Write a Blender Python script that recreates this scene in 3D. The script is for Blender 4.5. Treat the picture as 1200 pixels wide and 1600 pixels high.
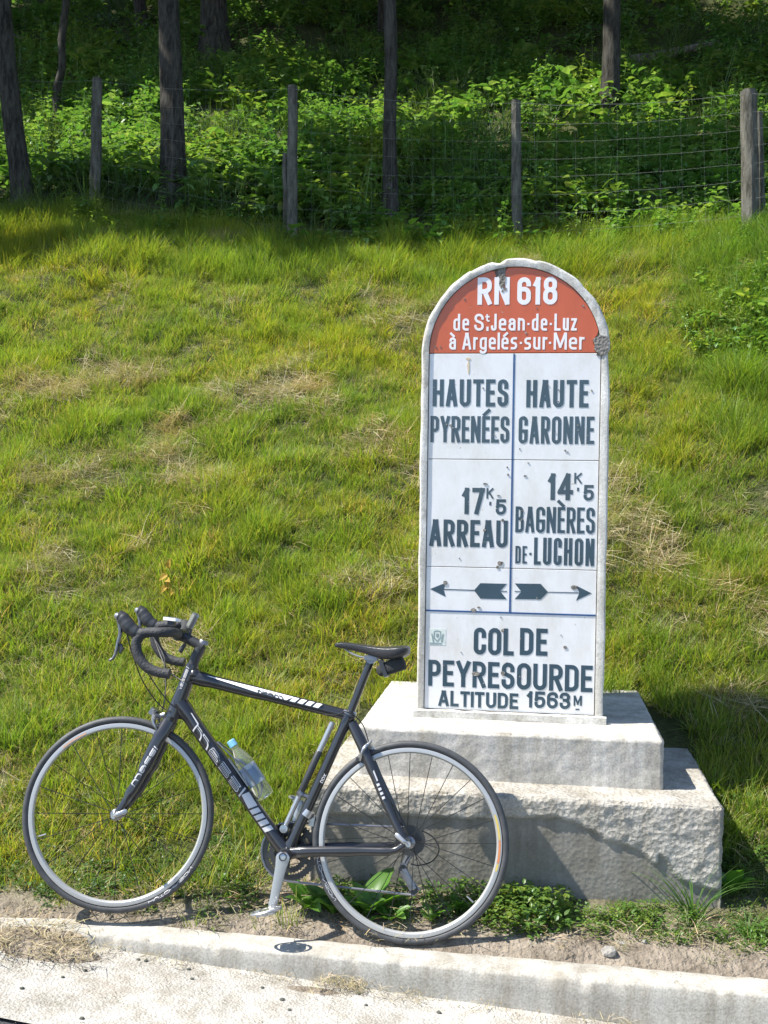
import bpy, bmesh, math, random
import numpy as np
from mathutils import Vector, Matrix, noise
R_ = math.radians
random.seed(7); rng = np.random.default_rng(7)
sc = bpy.context.scene
for o in list(bpy.data.objects): bpy.data.objects.remove(o)

# ------------------------------------------------------------------ camera, world, sun
FPX, TH, PI_, RO, HC = 1650.0, R_(8.1), R_(1.4), 0.014, 1.56
Fw = Vector((-math.sin(TH)*math.cos(PI_), math.cos(TH)*math.cos(PI_), -math.sin(PI_)))
R0 = Vector((math.cos(TH), math.sin(TH), 0)); U0 = R0.cross(Fw)
cr = math.sqrt(1-RO*RO); Rt = R0*cr + U0*RO; Up = U0*cr - R0*RO
CAM = Vector((0, 0, HC))
cd = bpy.data.cameras.new('camera'); cam = bpy.data.objects.new('camera', cd)
sc.collection.objects.link(cam); sc.camera = cam
cd.sensor_fit = 'VERTICAL'; cd.sensor_height = 24; cd.lens = 24*FPX/1600
cd.clip_end = 600; cd.clip_start = .05
m3 = Matrix((Rt, Up, -Fw)).transposed()
cam.matrix_world = Matrix.Translation(CAM) @ m3.to_4x4()

SUND = Vector((-0.70, -0.20, 1.0)).normalized()      # towards the sun
w = bpy.data.worlds.new('World'); sc.world = w; w.use_nodes = True
nt = w.node_tree; nt.nodes.clear()
sky = nt.nodes.new('ShaderNodeTexSky'); sky.sky_type = 'NISHITA'; sky.sun_disc = False
sky.sun_elevation = math.asin(SUND.z); sky.sun_rotation = math.atan2(SUND.x, SUND.y)
sky.altitude = 1500
bg = nt.nodes.new('ShaderNodeBackground'); bg.inputs[1].default_value = 0.11
wo = nt.nodes.new('ShaderNodeOutputWorld')
nt.links.new(sky.outputs[0], bg.inputs[0]); nt.links.new(bg.outputs[0], wo.inputs[0])
sl = bpy.data.lights.new('sun', 'SUN'); sl.energy = 4.2; sl.angle = R_(.55); sl.color = (1, .955, .88)
so = bpy.data.objects.new('sun', sl); sc.collection.objects.link(so)
so.rotation_euler = SUND.to_track_quat('Z', 'Y').to_euler(); so.location = (-6, -2, 12)
sc.view_settings.view_transform = 'Standard'; sc.view_settings.look = 'None'
sc.view_settings.exposure = 1.35; sc.view_settings.gamma = 1
sc.render.engine = 'CYCLES'
sc.cycles.max_bounces = 6; sc.cycles.transparent_max_bounces = 12

# ------------------------------------------------------------------ measuring helpers (photo pixel -> place)
def ray(x, y): return Fw + Rt*((x-600)/FPX) + Up*((800-y)/FPX)
def onY(x, y, Y): r = ray(x, y); return CAM + r*(Y/r.y)
def onZ(x, y, Z): r = ray(x, y); return CAM + r*((Z-HC)/r.z)

PY = [(-50,-.15),(3.40,-.02),(3.50,.0),(3.60,.03),(3.86,.06),(4.2,.18),(4.63,.40),(5.05,.57),(5.5,.86),(6.5,1.5),(8,2.42),(9.6,3.55),(10.4,3.92),
      (12,4.85),(15,6.6),(18,8.5),(22,11.2),(30,17),(45,28),(80,50),(150,82),(400,150)]
pyx = np.array([a for a, _ in PY]); pyz = np.array([b for _, b in PY])
def lump(x, y, s, k):
    return math.sin(x*s*1.3+k)*math.sin(y*s*1.7+k*2.1)
def H(x, y):
    z = float(np.interp(y, pyx, pyz))
    # soften the profile
    z = .5*z + .25*float(np.interp(y-.18, pyx, pyz)) + .25*float(np.interp(y+.18, pyx, pyz)) if y > 4.2 else z
    z += .85*math.exp(-((x-2.7)/1.25)**2 - ((y-8.6)/1.3)**2)
    if y > 8: z += .30*min(1, max(0, (-x-2.2)/2.5))*min(1, (y-8)/2)
    a = min(1, max(0, (y-4.3)/1.5))
    z += a*(.045*lump(x, y, 2.3, 1) + .03*lump(x, y, 4.9, 2.4))
    if y > 10: z += min(1, (y-10)/4)*(.16*lump(x, y, .8, 4) )
    if y < 4.6 and y > 3.52: z += .012*noise.noise(Vector((x*5, y*5, 0)))
    return z
def ground(px, py, y0=3.5):
    r = ray(px, py); t = y0/r.y
    while t < 200:
        p = CAM + r*t
        if p.z < H(p.x, p.y): return p
        t += .02
    return CAM + r*t

# ------------------------------------------------------------------ object helpers
col = sc.collection
def mkmesh(name, vs, fs, smooth=False):
    me = bpy.data.meshes.new(name); me.from_pydata([tuple(v) for v in vs], [], fs); me.update()
    if smooth: me.polygons.foreach_set('use_smooth', [True]*len(me.polygons))
    return me
def obj(name, me, mat=None, parent=None, loc=None, **kw):
    o = bpy.data.objects.new(name, me); col.objects.link(o)
    if mat is not None and me is not None and len(me.materials) == 0: me.materials.append(mat)
    if parent is not None: o.parent = parent
    if loc is not None: o.location = loc
    for k, v in kw.items(): o[k] = v
    return o
def thing(name, label, cat, loc=(0, 0, 0), group=None):
    o = bpy.data.objects.new(name, None); col.objects.link(o); o.location = loc; o.empty_display_size = .1
    o['label'] = label; o['category'] = cat
    if group: o['group'] = group
    return o

class MB:
    def __init__(s): s.v = []; s.f = []
    def add(s, vs, fs):
        n = len(s.v); s.v += [tuple(v) for v in vs]; s.f += [tuple(i+n for i in f) for f in fs]
    def box(s, a, b, M=None):
        vs = [Vector((x, y, z)) for x in (a[0], b[0]) for y in (a[1], b[1]) for z in (a[2], b[2])]
        if M is not None: vs = [M @ v for v in vs]
        s.add(vs, [(0,1,3,2),(4,6,7,5),(0,4,5,1),(2,3,7,6),(0,2,6,4),(1,5,7,3)])
    def tube(s, pts, rad, n=10, cap=True, flat=(1, 1), upv=None):
        pts = [Vector(p) for p in pts]; m = len(pts)
        if not hasattr(rad, '__len__'): rad = [rad]*m
        vs = []; ref = Vector(upv) if upv else None
        for i, p in enumerate(pts):
            t = (pts[min(i+1, m-1)]-pts[max(i-1, 0)]).normalized()
            if ref is None: ref = Vector((0, 1, 0)) if abs(t.y) < .9 else Vector((1, 0, 0))
            a = (ref - t*ref.dot(t)).normalized(); b = t.cross(a)
            if not upv: ref = a
            for k in range(n):
                an = 2*math.pi*k/n
                vs.append(p + a*(math.cos(an)*rad[i]*flat[0]) + b*(math.sin(an)*rad[i]*flat[1]))
        fs = [(i*n+k, i*n+(k+1) % n, (i+1)*n+(k+1) % n, (i+1)*n+k) for i in range(m-1) for k in range(n)]
        if cap: fs += [tuple(range(n))[::-1], tuple((m-1)*n+k for k in range(n))]
        s.add(vs, fs)
    def lathe(s, c, ax, prof, n=20, a0=0):           # prof: (radius, along axis)
        ax = Vector(ax).normalized(); a = ax.orthogonal().normalized(); b = ax.cross(a); vs = []
        for r, h in prof:
            for k in range(n):
                an = 2*math.pi*k/n+a0; vs.append(Vector(c)+ax*h+(a*math.cos(an)+b*math.sin(an))*r)
        m = len(prof)
        s.add(vs, [(i*n+k, i*n+(k+1) % n, (i+1)*n+(k+1) % n, (i+1)*n+k) for i in range(m-1) for k in range(n)])
    def ring(s, c, ax, prof, n=64):                  # closed profile (radius, along axis)
        ax = Vector(ax).normalized(); a = ax.orthogonal().normalized(); b = ax.cross(a); vs = []
        m = len(prof)
        for k in range(n):
            an = 2*math.pi*k/n; d = a*math.cos(an)+b*math.sin(an)
            for r, h in prof: vs.append(Vector(c)+ax*h+d*r)
        s.add(vs, [(k*m+i, k*m+(i+1) % m, ((k+1) % n)*m+(i+1) % m, ((k+1) % n)*m+i) for k in range(n) for i in range(m)])
    def prism(s, poly, y0, y1):                      # poly of (x,z), front at y0
        n = len(poly)
        s.add([(x, y0, z) for x, z in poly]+[(x, y1, z) for x, z in poly],
              [tuple(range(n)), tuple(range(2*n-1, n-1, -1))]+[(i, i+n, (i+1) % n+n, (i+1) % n) for i in range(n)])
    def mesh(s, name, smooth=True):
        me = mkmesh(name, s.v, s.f, False)
        bm = bmesh.new(); bm.from_mesh(me); bmesh.ops.recalc_face_normals(bm, faces=bm.faces); bm.to_mesh(me); bm.free()
        if smooth:
            me.polygons.foreach_set('use_smooth', [True]*len(me.polygons))
            try: me.set_sharp_from_angle(angle=R_(35))
            except Exception: pass
        return me
def catmull(pts, k=6):
    P = [Vector(p) for p in pts]; P = [P[0]*2-P[1]]+P+[P[-1]*2-P[-2]]; out = []
    for i in range(1, len(P)-2):
        for j in range(k):
            t = j/k; a, b, c, d = P[i-1:i+3]
            out.append(.5*((2*b)+(c-a)*t+(2*a-5*b+4*c-d)*t*t+(3*b-3*c+d-a)*t**3))
    out.append(P[-2]); return out

# ------------------------------------------------------------------ materials
def newmat(name):
    m = bpy.data.materials.new(name); m.use_nodes = True; n = m.node_tree
    b = n.nodes['Principled BSDF']; return m, n, b
def N(n, t, **kw):
    x = n.nodes.new(t)
    for k, v in kw.items(): setattr(x, k, v)
    return x
def plain(name, c, rough=.5, metal=0, bump=0, bscale=60, var=.0, vscale=8, coat=0, spec=.5):
    m, n, b = newmat(name); L = n.links.new
    b.inputs['Roughness'].default_value = rough; b.inputs['Metallic'].default_value = metal
    b.inputs['Specular IOR Level'].default_value = spec; b.inputs['Coat Weight'].default_value = coat
    b.inputs['Base Color'].default_value = (*c, 1)
    tc = N(n, 'ShaderNodeTexCoord')
    if var:
        nz = N(n, 'ShaderNodeTexNoise'); nz.inputs['Scale'].default_value = vscale; nz.inputs['Detail'].default_value = 6
        L(tc.outputs['Object'], nz.inputs['Vector'])
        rp = N(n, 'ShaderNodeValToRGB'); rp.color_ramp.elements[0].position = .3; rp.color_ramp.elements[1].position = .7
        rp.color_ramp.elements[0].color = (*[x*(1-var) for x in c], 1); rp.color_ramp.elements[1].color = (*[min(1, x*(1+var)) for x in c], 1)
        L(nz.outputs['Fac'], rp.inputs[0]); L(rp.outputs[0], b.inputs['Base Color'])
    if bump:
        n2 = N(n, 'ShaderNodeTexNoise'); n2.inputs['Scale'].default_value = bscale; n2.inputs['Detail'].default_value = 5
        L(tc.outputs['Object'], n2.inputs['Vector'])
        bp = N(n, 'ShaderNodeBump'); bp.inputs['Strength'].default_value = bump; bp.inputs['Distance'].default_value = .01
        L(n2.outputs['Fac'], bp.inputs['Height']); L(bp.outputs[0], b.inputs['Normal'])
    return m
def concrete(name, c1, c2, stain=(.22, .2, .17), stain_amt=.35, grit=.6, pit=0, attr=None, c3=None, spk=.6, ss=2.3):
    m, n, b = newmat(name); L = n.links.new; b.inputs['Roughness'].default_value = .93; b.inputs['Specular IOR Level'].default_value = .2
    tc = N(n, 'ShaderNodeTexCoord')
    def nz(s, d=8, r=.6):
        x = N(n, 'ShaderNodeTexNoise'); x.inputs['Scale'].default_value = s; x.inputs['Detail'].default_value = d; x.inputs['Roughness'].default_value = r
        L(tc.outputs['Object'], x.inputs['Vector']); return x.outputs['Fac']
    def ramp(f, p0, p1, a, bb):
        r = N(n, 'ShaderNodeValToRGB'); e = r.color_ramp.elements; e[0].position = p0; e[1].position = p1; e[0].color = a; e[1].color = bb
        L(f, r.inputs[0]); return r.outputs[0]
    def mix(f, a, bb, mode='MIX'):
        x = N(n, 'ShaderNodeMix', data_type='RGBA', blend_type=mode)
        if isinstance(f, (int, float)): x.inputs[0].default_value = f
        else: L(f, x.inputs[0])
        for i, v in ((6, a), (7, bb)):
            if isinstance(v, tuple): x.inputs[i].default_value = (*v[:3], 1)
            else: L(v, x.inputs[i])
        return x.outputs[2]
    base = ramp(nz(5), .35, .68, (*c1, 1), (*c2, 1))
    sp = ramp(nz(140, 3), .36, .62, (1-.38*spk, 1-.40*spk, 1-.43*spk, 1), (1+.12*spk,)*3+(1,))
    base = mix(1.0, base, sp, 'MULTIPLY')
    st = ramp(nz(ss, 9, .7), .52, .72, (0, 0, 0, 1), (stain_amt,)*3+(1,))
    base = mix(st, base, stain)
    if attr:
        at = N(n, 'ShaderNodeAttribute'); at.attribute_name = attr
        lo = mix(1.0, ramp(nz(9), .3, .7, (*c3[0], 1), (*c3[1], 1)), ramp(nz(120, 3), .3, .7, (.86, .86, .85, 1), (1.05, 1.05, 1.05, 1)), 'MULTIPLY')
        base = mix(at.outputs['Fac'], base, lo)
    mp = N(n, 'ShaderNodeMapping'); mp.inputs['Scale'].default_value = (13, 13, 1.6); L(tc.outputs['Object'], mp.inputs[0])
    sk_ = N(n, 'ShaderNodeTexNoise'); sk_.inputs['Scale'].default_value = 1; sk_.inputs['Detail'].default_value = 7; sk_.inputs['Roughness'].default_value = .65; L(mp.outputs[0], sk_.inputs['Vector'])
    base = mix(1.0, base, ramp(sk_.outputs['Fac'], .36, .58, (.74, .72, .67, 1), (1.03, 1.03, 1.02, 1)), 'MULTIPLY')
    L(base, b.inputs['Base Color'])
    bp = N(n, 'ShaderNodeBump'); bp.inputs['Distance'].default_value = .006; bp.inputs['Strength'].default_value = grit
    hgt = nz(75, 6, .7)
    if pit:
        v = N(n, 'ShaderNodeTexVoronoi'); v.inputs['Scale'].default_value = pit; L(tc.outputs['Object'], v.inputs['Vector'])
        ad = N(n, 'ShaderNodeMath', operation='ADD'); L(hgt, ad.inputs[0]); L(v.outputs['Distance'], ad.inputs[1]); hgt = ad.outputs[0]
    if attr:
        iv = N(n, 'ShaderNodeMath', operation='MULTIPLY_ADD'); L(at.outputs['Fac'], iv.inputs[0]); iv.inputs[1].default_value = -.75*grit; iv.inputs[2].default_value = grit; L(iv.outputs[0], bp.inputs['Strength'])
    L(hgt, bp.inputs['Height']); L(bp.outputs[0], b.inputs['Normal'])
    return m
def leafy(name, trans=.35, rough=.55, sat=1.0, spec=.35):
    """blade / leaf colour comes from the mesh's own 'bcol' and is shifted by each instance's 'shift'"""
    m, n, b = newmat(name); L = n.links.new
    a = N(n, 'ShaderNodeAttribute'); a.attribute_name = 'bcol'
    s = N(n, 'ShaderNodeAttribute'); s.attribute_name = 'shift'; s.attribute_type = 'INSTANCER'
    r = N(n, 'ShaderNodeValToRGB'); e = r.color_ramp.elements
    e[0].position = 0; e[0].color = (.62, .80, .66, 1); e[1].position = 1; e[1].color = (1.55, 1.18, .80, 1)
    x = e.new(.5); x.color = (1, 1, 1, 1)
    L(s.outputs['Fac'], r.inputs[0])
    mx = N(n, 'ShaderNodeMix', data_type='RGBA', blend_type='MULTIPLY'); mx.inputs[0].default_value = 1
    L(a.outputs['Color'], mx.inputs[6]); L(r.outputs[0], mx.inputs[7])
    L(mx.outputs[2], b.inputs['Base Color']); b.inputs['Roughness'].default_value = rough; b.inputs['Specular IOR Level'].default_value = spec
    tr = N(n, 'ShaderNodeBsdfTranslucent'); 
    g = N(n, 'ShaderNodeMix', data_type='RGBA', blend_type='MULTIPLY'); g.inputs[0].default_value = 1
    L(mx.outputs[2], g.inputs[6]); g.inputs[7].default_value = (1.5, 1.6, .7, 1); L(g.outputs[2], tr.inputs[0])
    ms = N(n, 'ShaderNodeMixShader'); ms.inputs[0].default_value = trans
    L(b.outputs[0], ms.inputs[1]); L(tr.outputs[0], ms.inputs[2]); L(ms.outputs[0], n.nodes['Material Output'].inputs[0])
    return m
M = {}
M['grass'] = leafy('grass_blades', .42)
M['leaf'] = leafy('plant_leaves', .38, .42, spec=.5)
M['crown'] = leafy('crown_leaves', .15, .6)
M['straw'] = leafy('dry_straw', .2, .7, spec=.2)
M['conc_up'] = concrete('plinth_concrete', (.43, .415, .385), (.55, .53, .495), grit=.25, stain_amt=.3)
M['conc_lo'] = concrete('rough_concrete', (.35, .33, .295), (.48, .455, .41), grit=1, pit=60, attr='skin', c3=((.20, .188, .162), (.27, .255, .225)), stain_amt=.2)
M['kerb'] = concrete('kerb_concrete', (.36, .345, .31), (.47, .45, .41), grit=.3, stain=(.26, .22, .17), stain_amt=.4)
M['gutter'] = concrete('gutter_concrete', (.36, .345, .315), (.48, .46, .425), grit=.6, stain=(.27, .22, .16), stain_amt=.55, pit=110)
M['asphalt'] = plain('asphalt', (.055, .055, .06), .9, bump=1, bscale=160, var=.4, vscale=120)
M['slab'] = concrete('painted_concrete', (.50, .485, .45), (.74, .725, .68), stain=(.24, .22, .18), stain_amt=.85, grit=.35, spk=.45, ss=9)
M['broken'] = concrete('broken_concrete', (.2, .19, .175), (.33, .31, .28), grit=1, pit=90)
M['carbon'] = plain('black_frame_paint', (.018, .018, .02), .28, coat=.6)
M['rubber'] = plain('tyre_rubber', (.05, .052, .054), .6, bump=.1, bscale=300, var=.25, vscale=30)
M['tape'] = plain('black_bar_tape', (.028, .029, .031), .7, bump=.4, bscale=120)
M['plastic'] = plain('black_plastic', (.03, .031, .033), .4)
M['alu'] = plain('brushed_aluminium', (.42, .42, .42), .3, .75, bump=.03, bscale=200)
M['rim'] = plain('grey_rim_alloy', (.44, .44, .43), .42, .45)
M['dark_alu'] = plain('dark_metal', (.22, .22, .23), .38, .9)
M['gear'] = plain('dark_gear_steel', (.07, .07, .068), .45, .8)
M['steel'] = plain('galvanised_wire', (.22, .23, .22), .7, .3)
M['white'] = plain('white_paint', (.78, .78, .78), .4)
M['silver_print'] = plain('silver_print', (.55, .54, .54), .4)
M['cable'] = plain('black_cable', (.012, .012, .013), .45)
M['saddle'] = plain('saddle_leather', (.03, .03, .033), .34, bump=.15, bscale=200)
M['cloth'] = plain('black_cloth', (.03, .032, .03), .9, bump=.5, bscale=250)

def enamel(name, c, dirt=.12):
    m, n, b = newmat(name); L = n.links.new; b.inputs['Roughness'].default_value = .28; b.inputs['Coat Weight'].default_value = .25
    tc = N(n, 'ShaderNodeTexCoord'); nz = N(n, 'ShaderNodeTexNoise'); nz.inputs['Scale'].default_value = 6; nz.inputs['Detail'].default_value = 9; nz.inputs['Roughness'].default_value = .72
    mp = N(n, 'ShaderNodeMapping'); mp.inputs['Scale'].default_value = (1.6, 1.6, .8); L(tc.outputs['Object'], mp.inputs[0]); L(mp.outputs[0], nz.inputs['Vector'])
    r = N(n, 'ShaderNodeValToRGB'); e = r.color_ramp.elements; e[0].position = .42; e[1].position = .75
    e[0].color = (*c, 1); e[1].color = (*[x*(1-dirt)*k for x, k in zip(c, (1, .97, .9))], 1)
    L(nz.outputs['Fac'], r.inputs[0])
    n3 = N(n, 'ShaderNodeTexNoise'); n3.inputs['Scale'].default_value = 55; n3.inputs['Detail'].default_value = 3; L(tc.outputs['Object'], n3.inputs['Vector'])
    r3 = N(n, 'ShaderNodeValToRGB'); e = r3.color_ramp.elements; e[0].position = .70; e[1].position = .74; e[0].color = (0, 0, 0, 1); e[1].color = (.8, .8, .8, 1)
    L(n3.outputs['Fac'], r3.inputs[0])
    mx = N(n, 'ShaderNodeMix', data_type='RGBA'); L(r3.outputs[0], mx.inputs[0]); L(r.outputs[0], mx.inputs[6]); mx.inputs[7].default_value = (.42, .36, .27, 1)
    L(mx.outputs[2], b.inputs['Base Color'])
    n2 = N(n, 'ShaderNodeTexNoise'); n2.inputs['Scale'].default_value = 14; L(tc.outputs['Object'], n2.inputs['Vector'])
    bp = N(n, 'ShaderNodeBump'); bp.inputs['Strength'].default_value = .12; bp.inputs['Distance'].default_value = .004; L(n2.outputs['Fac'], bp.inputs['Height']); L(bp.outputs[0], b.inputs['Normal'])
    return m
M['en_white'] = enamel('white_enamel', (.76, .75, .735), .18); M['en_red'] = enamel('red_enamel', (.56, .105, .032), .15)
M['ink'] = enamel('slate_blue_lettering', (.042, .078, .105), .2); M['blue'] = enamel('blue_enamel_line', (.03, .085, .22))
M['en_letter'] = enamel('white_lettering', (.82, .80, .80), .08)
M['rust'] = plain('rust_stain', (.62, .50, .33), .8, var=.15, vscale=50)

def soil_mat():
    m, n, b = newmat('bank_soil'); L = n.links.new; b.inputs['Roughness'].default_value = 1; b.inputs['Specular IOR Level'].default_value = .1
    tc = N(n, 'ShaderNodeTexCoord')
    a = N(n, 'ShaderNodeTexNoise'); a.inputs['Scale'].default_value = 9; a.inputs['Detail'].default_value = 10; a.inputs['Roughness'].default_value = .7; L(tc.outputs['Object'], a.inputs[0])
    r = N(n, 'ShaderNodeValToRGB'); e = r.color_ramp.elements; e[0].position = .33; e[1].position = .7
    e[0].color = (.10, .08, .058, 1); e[1].color = (.33, .28, .22, 1); L(a.outputs['Fac'], r.inputs[0])
    g = N(n, 'ShaderNodeValToRGB'); e = g.color_ramp.elements; e[0].position = .35; e[1].position = .7
    e[0].color = (.028, .04, .014, 1); e[1].color = (.10, .10, .042, 1); L(a.outputs['Fac'], g.inputs[0])
    at = N(n, 'ShaderNodeAttribute'); at.attribute_name = 'turf'
    mx = N(n, 'ShaderNodeMix', data_type='RGBA'); L(at.outputs['Fac'], mx.inputs[0]); L(r.outputs[0], mx.inputs[6]); L(g.outputs[0], mx.inputs[7]); L(mx.outputs[2], b.inputs['Base Color'])
    bp = N(n, 'ShaderNodeBump'); bp.inputs['Strength'].default_value = 1; bp.inputs['Distance'].default_value = .02
    a2 = N(n, 'ShaderNodeTexNoise'); a2.inputs['Scale'].default_value = 60; a2.inputs['Detail'].default_value = 8; L(tc.outputs['Object'], a2.inputs[0]); L(a2.outputs['Fac'], bp.inputs['Height']); L(bp.outputs[0], b.inputs['Normal'])
    return m
M['soil'] = soil_mat()
def bark_mat(name, c1, c2):
    m, n, b = newmat(name); L = n.links.new; b.inputs['Roughness'].default_value = .95; b.inputs['Specular IOR Level'].default_value = .15
    tc = N(n, 'ShaderNodeTexCoord'); mp = N(n, 'ShaderNodeMapping'); mp.inputs['Scale'].default_value = (1, 1, .22); L(tc.outputs['Object'], mp.inputs[0])
    a = N(n, 'ShaderNodeTexNoise'); a.inputs['Scale'].default_value = 22; a.inputs['Detail'].default_value = 9; a.inputs['Roughness'].default_value = .72; L(mp.outputs[0], a.inputs[0])
    r = N(n, 'ShaderNodeValToRGB'); e = r.color_ramp.elements; e[0].position = .38; e[1].position = .66; e[0].color = (*c1, 1); e[1].color = (*c2, 1); L(a.outputs['Fac'], r.inputs[0]); L(r.outputs[0], b.inputs['Base Color'])
    bp = N(n, 'ShaderNodeBump'); bp.inputs['Strength'].default_value = 1; bp.inputs['Distance'].default_value = .03; L(a.outputs['Fac'], bp.inputs['Height']); L(bp.outputs[0], b.inputs['Normal'])
    return m
M['bark'] = bark_mat('grey_bark', (.022, .020, .016), (.095, .088, .074)); M['post'] = bark_mat('weathered_post_wood', (.06, .056, .044), (.19, .18, .15))
M['deadwood'] = bark_mat('pale_dead_wood', (.07, .06, .045), (.26, .235, .19))

# ------------------------------------------------------------------ ground
PX0, PX1, PYF, PYB = -.815, .687, 3.86, 4.95      # footprint of the lower block
def turf(x, y):
    v = min(1, max(0, (y-(3.72 if x > -1.0 else 3.53))/.25))
    d = math.exp(-((x+.72)/.24)**2-((y-3.85)/.5)**2); v *= 1-min(1, 2.3*d)
    return v
def grid_obj(name, xs, ys, zf, mat, attr=None, **kw):
    nx, ny = len(xs), len(ys)
    vs = [(x, y, zf(x, y)) for y in ys for x in xs]
    fs = [(j*nx+i, j*nx+i+1, (j+1)*nx+i+1, (j+1)*nx+i) for j in range(ny-1) for i in range(nx-1)]
    me = mkmesh(name, vs, fs, True)
    if attr:
        a = me.attributes.new(attr[0], 'FLOAT', 'POINT'); a.data.foreach_set('value', [attr[1](v[0], v[1]) for v in vs])
    return obj(name, me, mat, **kw)
def kb(x): return -.0264*(x+.45)                     # the kerb runs very slightly towards the camera on the right
ys = list(np.concatenate([np.arange(3.44, 5.2, .04), np.arange(5.2, 11, .08), np.arange(11, 32, .3), np.arange(32, 60, 2), [60, 80, 110, 150, 220, 400]]))
xs = list(np.concatenate([[-300, -150, -80, -40, -25], np.arange(-18, -5.5, .5), np.arange(-5.5, 3.6, .06), np.arange(3.6, 14, .5), [25, 40, 80, 150, 300]]))
grid_obj('hillside', xs, ys, lambda x, y: (H(x, y) if y > 3.5 else -.05+.05*(y-3.44)/.06) - (.02 if y < 3.56 else 0), M['soil'], ('turf', turf), kind='structure')
def zr(x): return -.15*min(1, max(0, (x+1.75)/2.6))**.62 - .0     # gutter level along the kerb
zrl = lambda x, y: zr(x)-.01*(3.4-y)
gx = list(np.arange(-5.5, 5, .05)); 
def gz(x, y): return zrl(x, y) + .004*noise.noise(Vector((x*3, y*3, 0)))
gyv = [2.885+i*.0232 for i in range(26)]
nx = len(gx); vs = []; 
for y in gyv:
    for x in gx:
        yy = y+kb(x)*1.0; vs.append((x, yy, gz(x, yy)))
fs = [(j*nx+i, j*nx+i+1, (j+1)*nx+i+1, (j+1)*nx+i) for j in range(len(gyv)-1) for i in range(nx-1)]
me = mkmesh('gutter', vs, fs, True); obj('gutter_pavement', me, M['gutter'], kind='structure')
rx = list(np.arange(-12, 12.1, .4)); 
grid_obj('road', [-200, -60]+rx+[60, 200], [-150, -40, -8, -2, 0, 1, 2, 2.6, 2.96], lambda x, y: zrl(max(-3, min(3, x)), 2.8)-.012-.01*max(0, min(3, 2.8-y)), M['asphalt'], kind='structure')
# pavement apron beyond the modelled gutter, both sides
# kerb: long cast strip with a worn arris
def build_kerb():
    xs = np.arange(-5.5, 5, .014); prof = []
    vs = []; fs = []
    for x in xs:
        off = kb(x); zt = .001*math.sin(x*3); lo = zrl(x, 3.4)-.05
        e1 = abs(noise.noise(Vector((x*9, 1, 0))))*.012 + (max(0, noise.noise(Vector((x*31, 4, 0)))-.12))*.035
        e2 = abs(noise.noise(Vector((x*7, 5, 3))))*.02
        fade = min(1, max(0, (x+1.95)/.3)); zt -= (1-fade)*.012
        P = [(3.395, lo), (3.40, zt-.05-.0*e1), (3.401, zt-.010-e1*.9), (3.4035+e1*.8, zt-.002-e1*.6), (3.412+e1*1.6, zt), (3.45, zt+.001), (3.48, zt), (3.515-e2, zt-.001), (3.53-e2, zt-.006), (3.533, zt-.08)]
        for y, z in P:
            nn = .0025*noise.noise(Vector((x*14, y*14, z*14)))+.0012*noise.noise(Vector((x*60, y*60, z*60)))
            vs.append((x, y+off+nn, z+nn))
    k = 10
    for i in range(len(xs)-1):
        for j in range(k-1): fs.append((i*k+j, (i+1)*k+j, (i+1)*k+j+1, i*k+j+1))
    fs.append(tuple(range(k))); fs.append(tuple(len(vs)-1-j for j in range(k)))
    me = mkmesh('kerb', vs, fs, True); obj('kerb', me, M['kerb'], kind='structure')
build_kerb()

# ------------------------------------------------------------------ plinth
def block(name, a, b, res, amp, mat, parent, edge=.007, skin=None):
    bm = bmesh.new()
    def face(o, u, v, nu, nv):
        g = [[bm.verts.new(Vector(o)+Vector(u)*(i/nu)+Vector(v)*(j/nv)) for i in range(nu+1)] for j in range(nv+1)]
        for j in range(nv):
            for i in range(nu): bm.faces.new((g[j][i], g[j][i+1], g[j+1][i+1], g[j+1][i]))
    X, Y, Z = b[0]-a[0], b[1]-a[1], b[2]-a[2]
    nX, nY, nZ = [max(2, round(s/res)) for s in (X, Y, Z)]
    face(a, (X, 0, 0), (0, 0, Z), nX, nZ); face((a[0], b[1], a[2]), (X, 0, 0), (0, 0, Z), nX, nZ)
    face(a, (0, Y, 0), (0, 0, Z), nY, nZ); face((b[0], a[1], a[2]), (0, Y, 0), (0, 0, Z), nY, nZ)
    face((a[0], a[1], b[2]), (X, 0, 0), (0, Y, 0), nX, nY)
    bmesh.ops.remove_doubles(bm, verts=bm.verts, dist=1e-5)
    bmesh.ops.recalc_face_normals(bm, faces=bm.faces)
    bm.verts.ensure_lookup_table(); sk = []
    for v in bm.verts:
        c = v.co.copy(); n = Vector((0, 0, 0))
        if abs(c.x-a[0]) < 1e-5: n.x = 1
        if abs(c.x-b[0]) < 1e-5: n.x = -1
        if abs(c.y-a[1]) < 1e-5: n.y = 1
        if abs(c.y-b[1]) < 1e-5: n.y = -1
        if abs(c.z-b[2]) < 1e-5: n.z = -1
        k = abs(n.x)+abs(n.y)+abs(n.z)
        d = amp*(.5+.9*noise.noise(c*9)+.6*noise.noise(c*28)+.5*noise.noise(c*70))
        if k > 1: d += edge*(.4+1.5*abs(noise.noise(c*6))+1.6*max(0, noise.noise(c*20)))
        s = 0.
        if skin and n.y == 1:
            zb = skin(c.x)+.008*noise.noise(Vector((c.x*20, 3, 0)))+.005*noise.noise(Vector((c.x*55, 9, 0)))
            s = min(1, max(0, (zb-c.z)/.008)); d = d*(1-.85*s)+s*.012
        if k: v.co = c + n*(d/(k**.5)*(1 if n.z == 0 or k > 1 else .5))
        sk.append(s)
    me = bpy.data.meshes.new(name); bm.to_mesh(me); bm.free()
    me.polygons.foreach_set('use_smooth', [True]*len(me.polygons))
    if skin:
        at = me.attributes.new('skin', 'FLOAT', 'POINT'); at.data.foreach_set('value', sk)
    return obj(name, me, mat, parent)
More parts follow.
